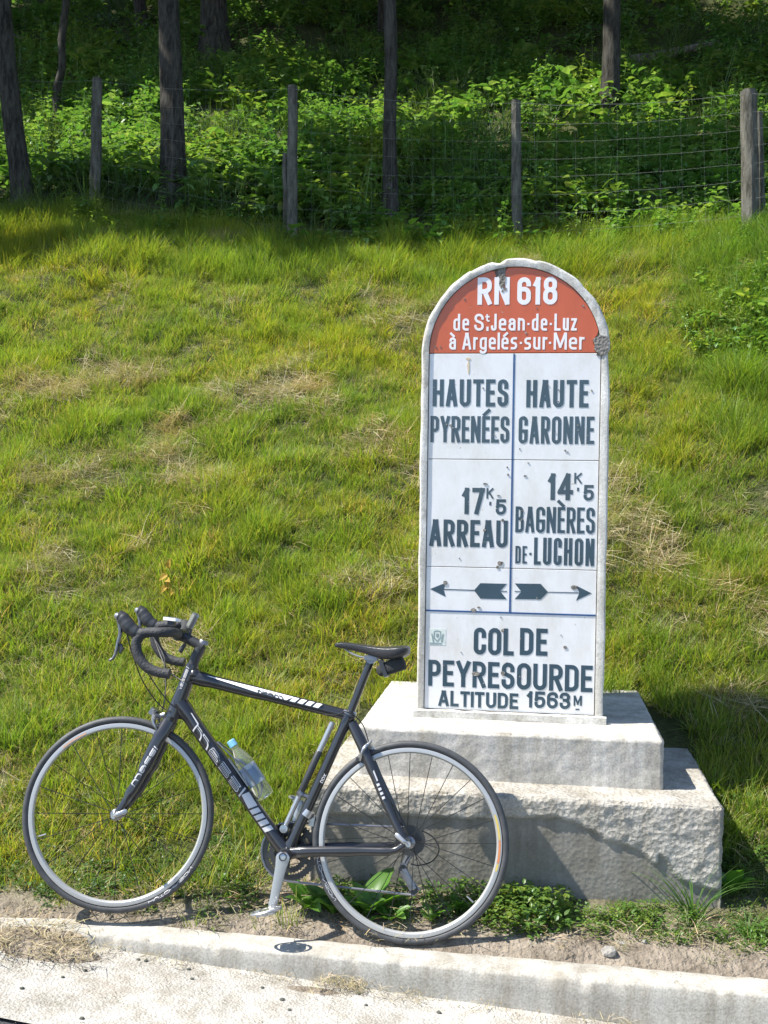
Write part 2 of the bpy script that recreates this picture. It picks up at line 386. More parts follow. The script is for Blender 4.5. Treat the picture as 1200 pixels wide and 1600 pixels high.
pl = thing('concrete_plinth', 'stepped grey concrete plinth of two stacked blocks under the tall road marker', 'plinth', (0, 0, 0))
skx = [onY(*q, PYF) for q in [(495, 1270), (640, 1274), (740, 1278), (760, 1278), (870, 1276), (900, 1285), (950, 1312), (1000, 1328), (1030, 1335), (1040, 1340), (1026, 1352), (1060, 1372), (1100, 1388), (1140, 1395)]]
skX = [p.x for p in skx]; skZ = [p.z for p in skx]
order = np.argsort(skX); skX = np.array(skX)[order]; skZ = np.array(skZ)[order]
lower_skin = lambda x: float(np.interp(x, skX, skZ))
lb = block('lower_block', (PX0, PYF, -.05), (PX1, PYB, .437), .0085, .0055, M['conc_lo'], pl, .012, lower_skin)
lb['label'] = 'rough weathered bottom block with a smoother darker cement skin low on its face'
ub = block('upper_block', (-.672, 4.04, .430), (.497, 5.03, .624), .0085, .0028, M['conc_up'], pl, .010)
ub['label'] = 'smoother pale upper block'

# ------------------------------------------------------------------ road marker
SY = 4.285                                            # face plane
def S(px, py, Y=SY-.0): p = onY(px, py, Y); return (p.x, p.z)
mk = thing('road_marker', 'tall round-topped concrete road marker with red and white enamel panels standing on the plinth', 'road marker', (-.093, 4.5, .622))
off = -Vector(mk.location)
xl, xr = S(657, 700)[0], S(951, 700)[0]
zc = S(805, 553)[1]; zbm = .62; cx = (xl+xr)/2; Rw = (xr-xl)/2; ztop = S(812, 404)[1]
def arch(R, zt, zb, n=60, xc=cx):
    pts = [(xc+R, zb)]
    m = 16
    for i in range(1, m): pts.append((xc+R, zb+(zc-zb)*i/m))
    for i in range(n+1):
        a = math.pi*i/n; pts.append((xc+R*math.cos(a), zc+(zt-zc)*math.sin(a)))
    for i in range(m-1, 0, -1): pts.append((xc-R, zb+(zc-zb)*i/m))
    pts.append((xc-R, zb)); return pts
xin_l, xin_r = S(669.5, 600)[0], S(939, 600)[0]; Ri = (xin_r-xin_l)/2; cxi = (xin_l+xin_r)/2
zti = S(805, 417)[1]; zbi = S(800, 1113)[1]
nx0, nx1 = S(772, 430)[0], S(790, 430)[0]; nzb = S(783, 449)[1]
# slab body
outer = arch(Rw, ztop, zbm, 120)
def wear(p, k):
    x, z = p; d = .0035*noise.noise(Vector((x*18, z*18, k)))+.006*max(0, noise.noise(Vector((x*40, z*40, k+3)))-.15)
    # broken shoulder on the right, nick at the crown
    q = math.hypot(x-(xr), z-S(945, 565)[1]); bite = .028*max(0, 1-q/.05)
    q2 = abs(x-(nx0+nx1)/2+.004); top = z > ztop-.03
    v = Vector((cx-x, (zc-z) if z > zc else 0)); v = v.normalized() if v.length > 1e-6 else v
    dd = d+bite+(.012*max(0, 1-q2/.028) if top else 0)
    return (x+v.x*dd, z+v.y*dd)
bm = MB()
ow = [wear(p, 1) for p in outer]; thick = .43
n = len(ow)
y_layers = [(SY-.012, .006), (SY-.006, 0), (SY+.03, 0), (SY+.12, 0), (SY+.25, 0), (SY+thick-.02, 0), (SY+thick, .008)]
vs = []
for y, ins in y_layers:
    for i, (x, z) in enumerate(ow):
        nn = .003*noise.noise(Vector((x*11, y*11, z*11)))
        k = 1-(ins+nn)/Rw; vs.append((cx+(x-cx)*k, y, (zbm+(z-zbm)*(1-(ins+nn)/1.8))))
fs = []
for l in range(len(y_layers)-1):
    for i in range(n-1): fs.append((l*n+i, l*n+i+1, (l+1)*n+i+1, (l+1)*n+i))
# rim front ring: inner loop
inn = [(cxi+Ri*(x-cx)/Rw, min(z, 9)) for x, z in outer]
inn = [(cxi+(x-cx)*Ri/Rw, zbi+(z-zbm)*(zc-zbi)/(zc-zbm) if z <= zc else zc+(z-zc)*(zti-zc)/(ztop-zc)) for x, z in outer]
b0 = len(vs)
for t in (.5, 1):                                     # mid loop gives a rounded, uneven rim
    for i, (x, z) in enumerate(inn):
        xo, zo = ow[i]; xm, zm = xo+(x-xo)*t, zo+(z-zo)*t
        dn = .0016*noise.noise(Vector((xm*30, 2, zm*30))); vs.append((xm, SY-.013+(.003 if t == 1 else 0)+dn, zm))
for i in range(n-1):
    fs.append((i+1, i, b0+i, b0+i+1)); fs.append((b0+i+1, b0+i, b0+n+i, b0+n+i+1))
b1 = len(vs)
for x, z in inn: vs.append((x, SY+.012, z))
for i in range(n-1): fs.append((b0+n+i+1, b0+n+i, b1+i, b1+i+1))
fs.append(tuple(b1+i for i in range(n)))              # back of the recess
last = (len(y_layers)-1)*n; fs.append(tuple(last+n-1-i for i in range(n)))
fs.append((0, b0, b0+n, b1, b1+n-1, b0+2*n-1, b0+n-1, n-1)) if False else None
bm.add([Vector(v)+off for v in vs], fs)
so_ = obj('slab', bm.mesh('slab'), M['slab'], mk)
tb = MB(); a = S(645, 1118, 4.262); b = S(947, 1132, 4.262)
def rough_box(p0, p1, seed, nseg=40):
    vs = []; nn = nseg+1
    for i in range(nn):
        x = p0[0]+(p1[0]-p0[0])*i/nseg
        for (y, z) in ((p0[1], p0[2]), (p0[1], p1[2]-.004), (p0[1]+.005, p1[2]), (p1[1], p1[2]), (p1[1], p0[2])):
            d = .0025*noise.noise(Vector((x*25, y*25+seed, z*25))); vs.append((x, y+d, z+d))
    fs = [(i*5+j, i*5+(j+1) % 5, (i+1)*5+(j+1) % 5, (i+1)*5+j) for i in range(nseg) for j in range(5)]
    fs += [(0, 1, 2, 3, 4), tuple(nseg*5+j for j in (4, 3, 2, 1, 0))]
    return vs, fs
v_, f_ = rough_box((a[0], 4.255, .6235), (b[0], 4.272, .655), 5); tb.add([Vector(v)+off for v in v_], f_)
obj('base_trim', tb.mesh('base_trim'), M['slab'], mk)

# ---- stroke lettering
def fillet(pts, t):
    """pts: (x,z,r) -> polyline with rounded corners"""
    out = []; n = len(pts)
    for i, p in enumerate(pts):
        r = p[2] if len(p) > 2 else 0
        if r <= 0 or i == 0 or i == n-1: out.append(Vector((p[0], p[1]))); continue
        P = Vector(p[:2]); A = Vector(pts[i-1][:2]); B = Vector(pts[i+1][:2])
        la, lb = (A-P).length, (B-P).length; u, v = (A-P).normalized(), (B-P).normalized()
        ang = u.angle(v); d = min(r/math.tan(ang/2), la*(.5 if i-1 > 0 else .98), lb*(.5 if i+1 < n-1 else .98)); rr = d*math.tan(ang/2)
        c = P+(u+v).normalized()*(rr/math.sin(ang/2)); a0 = P+u*d-c; b0 = P+v*d-c; tot = a0.angle_signed(b0)
        k = 7
        for j in range(k+1):
            th_ = -tot*j/k; out.append(c+Vector((a0.x*math.cos(th_)-a0.y*math.sin(th_), a0.x*math.sin(th_)+a0.y*math.cos(th_))))
    return out
def thicken(pl_, t, closed=False):
    n = len(pl_); Lf = []; Rg = []
    for i in range(n):
        if closed: A, B = pl_[i-1], pl_[(i+1) % n]
        else: A, B = pl_[max(i-1, 0)], pl_[min(i+1, n-1)]
        P = pl_[i]; d1 = (P-A) if (P-A).length > 1e-9 else (B-P); d2 = (B-P) if (B-P).length > 1e-9 else (P-A)
        d1 = d1.normalized(); d2 = d2.normalized(); tt = (d1+d2); tt = tt.normalized() if tt.length > 1e-6 else d1
        nn = Vector((-tt.y, tt.x)); k = 1/max(.45, nn.dot(Vector((-d1.y, d1.x)))); Lf.append(P+nn*t/2*k); Rg.append(P-nn*t/2*k)
    return Lf, Rg
r1 = 9.
G = {  # centre lines in a unit box
 'A': (.98, [[(0, 0), (.43, 1)], [(1, 0), (.57, 1)], [(.4, 1.0), (.6, 1.0)], [(.14, .27), (.86, .27)]]),
 'B': (.9, [[(0, 0), (0, 1)], [(0, 1), (.9, 1, r1), (.9, .53, r1), (0, .53)], [(0, .53), (1, .53, r1), (1, 0, r1), (0, 0)]]),
 'C': (.92, [[(1, .74), (1, 1, r1), (0, 1, r1), (0, 0, r1), (1, 0, r1), (1, .26)]]),
 'D': (.95, [[(0, 0), (0, 1)], [(0, 1), (1, 1, r1), (1, 0, r1), (0, 0)]]),
 'E': (.8, [[(0, 0), (0, 1)], [(0, 1), (1, 1)], [(0, .52), (.85, .52)], [(0, 0), (1, 0)]]),
 'G': (.95, [[(1, .76), (1, 1, r1), (0, 1, r1), (0, 0, r1), (1, 0, r1), (1, .45), (.55, .45)]]),
 'H': (.95, [[(0, 0), (0, 1)], [(1, 0), (1, 1)], [(0, .52), (1, .52)]]),
 'I': (.17, [[(.5, 0), (.5, 1)]]),
 'J': (.6, [[(1, 1), (1, 0, r1), (0, 0, r1), (0, .2)]]),
 'K': (1.0, [[(0, 0), (0, 1)], [(1, 1), (0, .42)], [(.35, .6), (1, 0)]]),
 'L': (.78, [[(0, 1), (0, 0)], [(0, 0), (1, 0)]]),
 'M': (1.25, [[(0, 0), (0, 1)], [(1, 0), (1, 1)], [(.06, 1), (.5, .12)], [(.94, 1), (.5, .12)]]),
 'N': (1.0, [[(0, 0), (0, 1)], [(1, 0), (1, 1)], [(.04, 1), (.96, 0)]]),
 'O': (.98, [[(.5, 1), (0, 1, r1), (0, 0, r1), (.5, 0)], [(.5, 0), (1, 0, r1), (1, 1, r1), (.5, 1)]]),
 'P': (.88, [[(0, 0), (0, 1)], [(0, 1), (1, 1, r1), (1, .45, r1), (0, .45)]]),
 'R': (.93, [[(0, 0), (0, 1)], [(0, 1), (1, 1, r1), (1, .48, r1), (0, .48)], [(.5, .48), (1, 0)]]),
 'S': (.92, [[(.97, .76), (.97, 1, r1), (0.02, 1, r1), (.02, .60, r1), (.98, .44, r1), (1, 0, r1), (0, 0, r1), (0, .24)]]),
 'T': (.9, [[(.5, 0), (.5, 1)], [(0, 1), (1, 1)]]),
 'U': (.95, [[(0, 1), (0, 0, r1), (1, 0, r1), (1, 1)]]),
 'Y': (1.0, [[(0, 1), (.5, .45)], [(1, 1), (.5, .45)], [(.5, .5), (.5, 0)]]),
 '1': (.5, [[(.8, 0), (.8, 1)], [(0, .78), (.8, .98)]]),
 '3': (.9, [[(0, .78), (0, 1, r1), (.95, 1, r1), (.95, .54, r1), (.4, .54)], [(.4, .54), (1, .54, r1), (1, 0, r1), (0, 0, r1), (0, .24)]]),
 '4': (1.0, [[(.72, 0), (.72, 1)], [(.7, 1), (0, .28)], [(0, .26), (1, .26)]]),
 '5': (.9, [[(.95, 1), (.1, 1)], [(.08, 1), (.04, .5)], [(.04, .52), (.25, .62, .1), (1, .62, r1), (1, 0, r1), (0, 0, r1), (0, .22)]]),
 '6': (.92, [[(1, .8), (1, 1, r1), (0, 1, r1), (0, 0, r1), (.5, 0)], [(.5, 0), (1, 0, r1), (1, .58, r1), (.15, .58)]]),
 '7': (.85, [[(0, 1), (1, 1)], [(.97, 1), (.3, 0)]]),
 '8': (.95, [[(.5, 1), (.05, 1, r1), (.05, .54, r1), (.5, .54)], [(.5, .54), (.95, .54, r1), (.95, 1, r1), (.5, 1)], [(.5, .54), (0, .54, r1), (0, 0, r1), (.5, 0)], [(.5, 0), (1, 0, r1), (1, .54, r1), (.5, .54)]]),
 'a': (.74, [[(1, 0), (1, .68, r1), (0.05, .68, r1), (.05, .55)], [(1, .4), (0, .4, r1), (0, 0, r1), (1, 0, .1), (1, .1)]]),
 'd': (.78, [[(1, 0), (1, 1)], [(1, .68), (0, .68, r1), (0, 0, r1), (1, 0)]]),
 'e': (.78, [[(0, .36), (1, .36), (1, .68, r1), (0, .68, r1), (0, 0, r1), (.92, 0)]]),
 'g': (.78, [[(1, .68), (1, -.28, r1), (0, -.28, r1), (0, -.2)], [(1, .68), (0, .68, r1), (0, 0, r1), (1, 0)]]),
 'i': (.17, [[(.5, 0), (.5, .68)], [(.5, .86), (.5, 1.0)]]),
 'l': (.17, [[(.5, 0), (.5, 1)]]),
 'm': (1.2, [[(0, 0), (0, .7)], [(0, .68), (.5, .68, r1), (.5, 0)], [(.5, .68), (1, .68, r1), (1, 0)]]),
 'n': (.74, [[(0, 0), (0, .7)], [(0, .68), (1, .68, r1), (1, 0)]]),
 'r': (.5, [[(0, 0), (0, .7)], [(0, .45), (.15, .68, r1), (1, .68)]]),
 's': (.72, [[(.95, .68), (0, .68, r1), (0, .36, r1), (1, .34, r1), (1, 0, r1), (.05, 0)]]),
 't': (.5, [[(.35, .95), (.35, 0, .2), (1, 0)], [(0, .68), (1, .68)]]),
 'u': (.74, [[(0, .7), (0, 0, r1), (1, 0)], [(1, 0), (1, .7)]]),
 'z': (.7, [[(0, .68), (1, .68)], [(1, .66), (0, .02)], [(0, 0), (1, 0)]]),
 '.': (.2, [[(.5, -.02), (.5, .12)]]), '-': (.24, [[(.47, .38), (.53, .38)]]), ' ': (.45, []),
 'X': (.9, [[(0, 0), (1, 1)], [(1, 0), (0, 1)]]),
}
ACC = {'É': ('E', 1), 'È': ('E', -1), 'é': ('e', 1), 'è': ('e', -1), 'à': ('a', -1)}
def glyph_strokes(text, width, height, t, space=.13, cw=None):
    """returns list of polylines (in metres) laid along x from 0..width"""
    items = []
    for ch in text:
        b = ACC.get(ch, (ch, 0)); items.append((b[0], b[1], G[b[0]][0]))
    tot = sum(i[2] for i in items); gap = space*height; nsp = len(items)-1
    k = (width-gap*nsp)/tot; out = []; x = 0
    for b, acc, wd in items:
        W = wd*k
        narrow = b in 'Iil1.'; tw = min(t, W) if not narrow else t
        for st in G[b][1]:
            P = [(x+(t/2+p[0]*(W-t) if W > t else x*0+W/2), t/2+p[1]*(height-t)) + ((min(p[2], (W-t)*.5+.0*t)*1.0,) if len(p) > 2 and W > t else ()) for p in st]
            P = [(q[0], q[1], q[2]) if len(q) > 2 else q for q in P]
            out.append(fillet(P, t))
        if acc:
            hz = height*(1.06 if b == 'E' else .80); cxx = x+W/2
            out.append([Vector((cxx-acc*.06*height, hz)), Vector((cxx+acc*.10*height, hz+.15*height))])
        x += W+gap
    return out
def extend(s, t):
    s = [p.copy() for p in s]; s[0] += (s[0]-s[1]).normalized()*t*.5; s[-1] += (s[-1]-s[-2]).normalized()*t*.5; return s
def letters_mesh(name, strokes, t, y, x0, z0, depth=.0009, off=Vector((0, 0, 0))):
    mb = MB()
    for i, s in enumerate(strokes):
        if len(s) < 2: continue
        s = extend(s, t); Lf, Rg = thicken(s, t); m = len(s); yy = y-depth-(i % 4)*.00007
        vs = [(x0+p.x, yy-j*5e-6, z0+p.y) for j, p in enumerate(Lf)]+[(x0+p.x, yy-j*5e-6, z0+p.y) for j, p in enumerate(Rg)]+[(x0+p.x, y+.0003, z0+p.y) for p in Lf]+[(x0+p.x, y+.0003, z0+p.y) for p in Rg]
        fs = []
        for j in range(m-1):
            fs += [(j, j+1, m+j+1, m+j), (j, 2*m+j, 2*m+j+1, j+1), (m+j, m+j+1, 3*m+j+1, 3*m+j)]
        fs += [(0, m, 3*m, 2*m), (m-1, 3*m-1, 4*m-1, 2*m-1)]
        mb.add([Vector(v)+off for v in vs], fs)
    return mb.mesh(name, False)
PYN = SY-.004                                         # panel front
def panel(name, poly, mat, label=None):
    b = MB(); b.prism(poly, PYN, SY+.011); b.v = [tuple(Vector(v)+off) for v in b.v]
    o = obj(name, b.mesh(name, False), mat, mk)
    if label: o['label'] = label
    bv = o.modifiers.new('b', 'BEVEL'); bv.width = .0015; bv.segments = 2; bv.limit_method = 'ANGLE'; bv.angle_limit = R_(50)
    return o
g_ = .0012
zA, zB_, zC, zD, zE = S(800, 552)[1], S(800, 718.5)[1], S(800, 888)[1], S(800, 957.5)[1], zbi+.001
xm = S(802, 640)[0]; xL, xR = xin_l+.002, xin_r-.002
# red head with the chased slot
red = [(xL, zA+g_)]
na = 70
for i in range(na+1):
    a = math.pi-math.pi*i/na; x = cxi+(Ri-.002)*math.cos(a); z = zc+(zti-.002-zc)*math.sin(a)
    if z < zA+.004: continue
    if nx0 < x < nx1:
        continue
    red.append((x, z, a))
red2 = [red[0]]; done = False
for p in red[1:]:
    if not done and p[0] >= nx1:
        zt_ = red2[-1][1]
        red2 += [(nx0+.003, zt_-.004), (nx0+.008, zt_-.02), (nx0+.006, zt_-.04), (nx0+.009, nzb+.008), (nx0+.014, nzb), (nx1-.012, nzb+.003), (nx1-.008, zt_-.045), (nx1-.011, zt_-.025), (nx1-.004, zt_-.004)]; done = True
    red2.append((p[0], p[1]))
red2.append((xR, zA+g_))
# bitten right shoulder
by = S(930, 530)[1]; rr = []
for x, z in red2: rr.append((x, z))
qx = S(927, 536)[0]
cut = [p for p in rr if not (p[0] > qx and p[1] < by+.02)]
i_last = len(cut)
cut += [(qx+.016, by+.018), (qx+.004, by+.004), (qx, by-.012), (qx+.006, by-.028), (qx+.014, zA+g_)]
red_panel = panel('red_panel', cut, M['en_red'], 'red half-round head panel with the road number')
P_ = {}
def rect(x0, x1, z0, z1): return [(x0+g_, z0+g_), (x1-g_, z0+g_), (x1-g_, z1-g_), (x0+g_, z1-g_)]
for key, (x0, x1, z0, z1), lab in [
    ('A1', (xL, xm, zB_, zA), 'white panel with the left county name'), ('A2', (xm, xR, zB_, zA), 'white panel with the right county name'),
    ('B1', (xL, xm, zC, zB_), 'white panel with the left town and distance'), ('B2', (xm, xR, zC, zB_), 'white panel with the right town and distance'),
    ('C1', (xL, xm, zD, zC), 'white panel with an arrow pointing left'), ('C2', (xm, xR, zD, zC), 'white panel with an arrow pointing right'),
    ('D', (xL, xR, zE, zD), 'wide bottom white panel with the pass name and altitude')]:
    P_[key] = panel('white_panel', rect(x0, x1, z0, z1), M['en_white'], lab)
pxm = abs(S(700, 700)[0]-S(701, 700)[0])              # metres per photo pixel on the face
def text(t, x0, x1, yb, cap, tk, mat, parent, space=.13):
    a = S(x0, yb); b = S(x1, yb); Wd = b[0]-a[0]; h = cap*pxm
    me = letters_mesh('lettering', glyph_strokes(t, Wd, h, tk*pxm, space), tk*pxm, PYN, a[0], a[1], off=off)
    return obj('lettering', me, mat, parent)
I_ = M['ink']; Wm = M['en_letter']
text('RN', 746, 796, 476.5, 42, 7.0, Wm, red_panel, .10); text('618', 808, 870.5, 476.5, 42, 7.0, Wm, red_panel, .09)
text('de', 708.5, 733, 517, 26, 3.5, Wm, red_panel, .14); text('S', 741, 756, 517, 26, 3.7, Wm, red_panel); text('t', 758.5, 765, 503, 12, 2.3, Wm, red_panel)
text('.', 760, 763.5, 517, 26, 3.5, Wm, red_panel)
text('Jean', 767, 820, 517, 26, 3.6, Wm, red_panel, .13); text('-', 823, 828, 517, 26, 3.2, Wm, red_panel); text('de', 831, 855, 517, 26, 3.5, Wm, red_panel, .14); text('-', 858, 863, 517, 26, 3.2, Wm, red_panel)
text('Luz', 866, 901, 517, 26, 3.6, Wm, red_panel, .13)
text('à', 702, 712.5, 546.5, 26, 3.5, Wm, red_panel); text('Argelés', 722.5, 808, 546.5, 26, 3.5, Wm, red_panel, .12); text('-', 811.5, 816, 546.5, 26, 3.2, Wm, red_panel)
text('sur', 819, 855, 546.5, 26, 3.5, Wm, red_panel, .13); text('-', 857, 861.5, 546.5, 26, 3.2, Wm, red_panel); text('Mer', 865, 913, 546.5, 26, 3.5, Wm, red_panel, .12)
text('HAUTES', 676, 794, 635, 42, 6.2, I_, P_['A1'], .085); text('PYRENÉES', 672.5, 795.5, 691, 41, 5.2, I_, P_['A1'], .055)
text('HAUTE', 822, 919, 636.5, 42, 6.3, I_, P_['A2'], .09); text('GARONNE', 810, 928, 693, 42, 5.3, I_, P_['A2'], .07)
text('17', 722, 757, 803, 41, 6.8, I_, P_['B1'], .1); text('K', 760, 771, 779, 16.5, 2.8, I_, P_['B1']); text('5', 774.5, 790.5, 804, 24, 4.6, I_, P_['B1'])
text('ARREAU', 671, 793, 853, 42, 6.4, I_, P_['B1'], .085); text('.', 764.5, 767.5, 789, 20, 3, I_, P_['B1'])
text('14', 856, 895, 781, 41, 6.8, I_, P_['B2'], .08); text('K', 897, 909, 755.5, 16.5, 2.8, I_, P_['B2']); text('5', 911.5, 927.5, 782, 24, 4.6, I_, P_['B2'])
text('BAGNÈRES', 805, 929, 831.5, 40, 4.7, I_, P_['B2'], .06); text('DE', 805, 823, 880, 27, 3.2, I_, P_['B2'], .1); text('-', 826, 831, 876, 27, 3.4, I_, P_['B2'])
text('LUCHON', 834, 928, 882, 42, 5.2, I_, P_['B2'], .085); text('.', 901.5, 904.5, 767, 20, 3, I_, P_['B2'])
text('COL', 740, 802.5, 1022, 42, 6.8, I_, P_['D'], .08); text('DE', 812, 855, 1023, 42, 6.8, I_, P_['D'], .1)
text('PEYRESOURDE', 669, 925.5, 1071, 41, 6.5, I_, P_['D'], .085)
text('ALTITUDE', 685, 809.5, 1102.5, 24.5, 4.7, I_, P_['D'], .1); text('1563', 823, 891, 1105, 25.5, 4.8, I_, P_['D'], .1); text('M', 896, 909, 1102, 15.5, 2.6, I_, P_['D'])
def flat_poly(name, polys, mat, parent, d=.0009):
    b = MB()
    for i, p in enumerate(polys): b.prism(p, PYN-d-i*.0001, PYN+.0003)
    b.v = [tuple(Vector(v)+off) for v in b.v]; return obj(name, b.mesh(name, False), mat, parent)
def c4(x, y): return S(640+x/3.722, 710+y/3.722)
def lvl(pts, yr):      # pixels in the detail crop -> face
    return [c4(*p) for p in pts]
flat_poly('arrow', [lvl([(120, 782), (212, 745), (198, 784), (210, 827)], 0), lvl([(198, 781), (376, 787), (376, 792), (198, 786)], 0), lvl([(375, 790), (412, 748), (565, 752), (527, 795), (565, 842), (412, 838)], 0), lvl([(527, 793), (566, 794), (566, 798), (527, 797)], 0)], I_, P_['C1'])
flat_poly('arrow', [lvl([(1058, 807), (968, 762), (987, 804), (968, 849)], 0), lvl([(804, 798), (987, 802), (987, 807), (804, 802)], 0), lvl([(612, 750), (762, 752), (805, 800), (762, 843), (612, 840), (650, 797)], 0), lvl([(611, 793), (650, 795), (650, 799), (611, 797)], 0)], I_, P_['C2'])
lw = 1.45*pxm
flat_poly('dividing_line', [[(xm-lw, zB_+g_), (xm+lw, zB_+g_), (xm+lw, zA-.004), (xm-lw, zA-.004)], [(xm-lw, zC+g_), (xm+lw, zC+g_), (xm+lw, zB_-g_), (xm-lw, zB_-g_)], [(xm-lw, zD), (xm+lw, zD), (xm+lw, zC-g_), (xm-lw, zC-g_)]], M['blue'], mk, .0012)
flat_poly('dividing_line', [[(xL+.002, zD-lw*.9), (xR-.002, zD-lw*.9), (xR-.002, zD+lw*.9), (xL+.002, zD+lw*.9)]], M['blue'], mk, .0018)
flat_poly('underline', [[S(899, 1109), S(905, 1109), S(905, 1107), S(899, 1107)]], I_, P_['D'])
flat_poly('broken_notch', [[S(778, 417), S(790.5, 418), S(789.5, 430), S(790.5, 437), S(787.5, 448), S(783, 451.5), S(780, 446), S(780.5, 436), S(778.5, 428)]], M['broken'], red_panel, .0026)
flat_poly('broken_shoulder', [[S(926, 531), S(931, 527), S(938, 524), S(950, 527), S(951.5, 538), S(949, 551), S(940, 557), S(932, 551), S(928, 546), S(929, 539)]], M['broken'], mk, .0108)
# chips knocked out of the enamel
def blob(px, py, r, sx=1, sz=1, k=9):
    c = S(px, py); return [(c[0]+r*pxm*sx*(1+.45*noise.noise(Vector((px*.7, i*1.7, 1))))*math.cos(2*math.pi*i/k), c[1]+r*pxm*sz*(1+.45*noise.noise(Vector((py*.7, i*1.7, 5))))*math.sin(2*math.pi*i/k)) for i in range(k)]
chips = []
for x, y, r, sx, sz in [(528, 634, 16, 1.1, .9), (512, 655, 10, 1, 1), (372, 905, 15, 1.1, .8), (402, 888, 8, 1.2, .6), (208, 745, 12, 1, 1.1), (958, 772, 16, 1.2, .8), (540, 383, 8, 1, 1), (435, 440, 8, 1, 1), (385, 1275, 17, 1.3, .8), (542, 1272, 12, 1, 1.2), (540, 1024, 10, .8, 1), (905, 1120, 10, 1.1, .9), (568, 75, 5, 1, 1), (573, 118, 6, 1, 1), (440, 171, 11, 1.4, .4), (518, 239, 8, 1.2, .4), (672, 125, 7, 1.3, .7), (690, 49, 5, 1, .8), (655, 325, 6, 1, 1), (650, 380, 5, 1, 1.3), (740, 835, 5, 1, .8), (200, 1225, 4, 1, 1), (290, 604, 4, 1, 1), (530, 945, 4, .8, 1.2), (640, 1290, 4, 1, 1), (430, 1330, 4, 1, 1), (880, 1050, 3, 1, 1), (300, 1150, 3, 1, 1)]:
    chips.append(blob(640+x/3.722, 710+y/3.722, r/3.722, sx, sz))
for x, y, r in [(872, 823, 4), (1065, 826, 6), (240, 1030, 7), (215, 1025, 6), (852, 1070, 4), (912, 1178, 6), (926, 1186, 4), (645, 1168, 4), (430, 812, 5), (812, 795, 4), (497, 1085, 4), (1104, 616, 10), (322, 292, 5), (680, 488, 6), (560, 232, 9), (545, 245, 7), (152, 572, 5), (180, 570, 4), (870, 890, 4), (985, 1030, 5), (255, 1045, 5), (360, 186, 4), (745, 345, 4), (1015, 330, 5)]:
    chips.append(blob(640+x/3.75, 390+y/3.75, r/3.75))
ch = MB()
for i, p in enumerate(chips): ch.prism(p, PYN-.0021-(i % 5)*.0001, PYN+.0003)
ch.v = [tuple(Vector(v)+off) for v in ch.v]
obj('enamel_chips', ch.mesh('enamel_chips', False), M['broken'], mk, kind='stuff', label='small dark knocks and holes across the enamel panels')
flat_poly('rust_stain', [blob(732, 561, 2.6, 1.4, .8), blob(732, 574, 1.9, .9, 5.5)], M['rust'], P_['A1'], .0012)
st0 = [S(671, 982), S(697, 982.5), S(696.5, 1008), S(670.5, 1007.5)]
stk = flat_poly('sticker', [st0], plain('sticker_film', (.62, .66, .60), .4, var=.1, vscale=60), P_['D'], .0007); stk['label'] = 'small square sticker with a shield crest'
shield = [S(678, 986), S(683.5, 984.5), S(689, 986), S(689.5, 996), S(683.5, 1003), S(677.5, 997)]
def ringpoly(poly, k):
    c = (sum(p[0] for p in poly)/len(poly), sum(p[1] for p in poly)/len(poly)); return [(c[0]+(x-c[0])*k, c[1]+(z-c[1])*k) for x, z in poly]
def frame_poly(poly, k):
    inner = ringpoly(poly, k); n = len(poly); return [[poly[i], poly[(i+1) % n], inner[(i+1) % n], inner[i]] for i in range(n)]
cm = plain('crest_print', (.22, .30, .30), .5)
flat_poly('crest_print', frame_poly(shield, .78)+[ringpoly(shield, .35)]+[[S(674, 990), S(675.5, 990), S(678, 1002), S(676.5, 1003)], [S(691.5, 990), S(693, 990), S(690.5, 1003), S(689, 1002)], [S(671, 1003.5), S(690, 1004), S(690, 1005.3), S(671, 1004.8)]], cm, mk, .0011)

# ------------------------------------------------------------------ road bicycle (local: x towards the rear, y away from the camera, z up)
Wf, Wr = Vector((-1.403, 3.510, .042)), Vector((-.392, 3.535, -.001))
ex = (Wr-Wf).normalized(); LEAN = R_(10.5)
u0 = Vector((0, math.sin(LEAN), math.cos(LEAN))); ez = (u0-ex*u0.dot(ex)).normalized(); ey = ez.cross(ex)
BM = Matrix((ex, ey, ez)).transposed().to_4x4(); BM.translation = Wr
BI = BM.inverted()
def B(px, py, off=0.):
    r = ray(px, py); o = BI @ CAM; d = BI.to_3x3() @ r; t = (off-o.y)/d.y; return o+d*t
bike = thing('road_bicycle', 'black road racing bicycle with drop handlebars leaning beside the plinth', 'bicycle'); bike.matrix_world = BM
RW = .341
hr = B(640, 1322); hf = B(185, 1270)
hr = Vector((hr.x, 0, RW)); hf = Vector((hf.x, 0, RW))
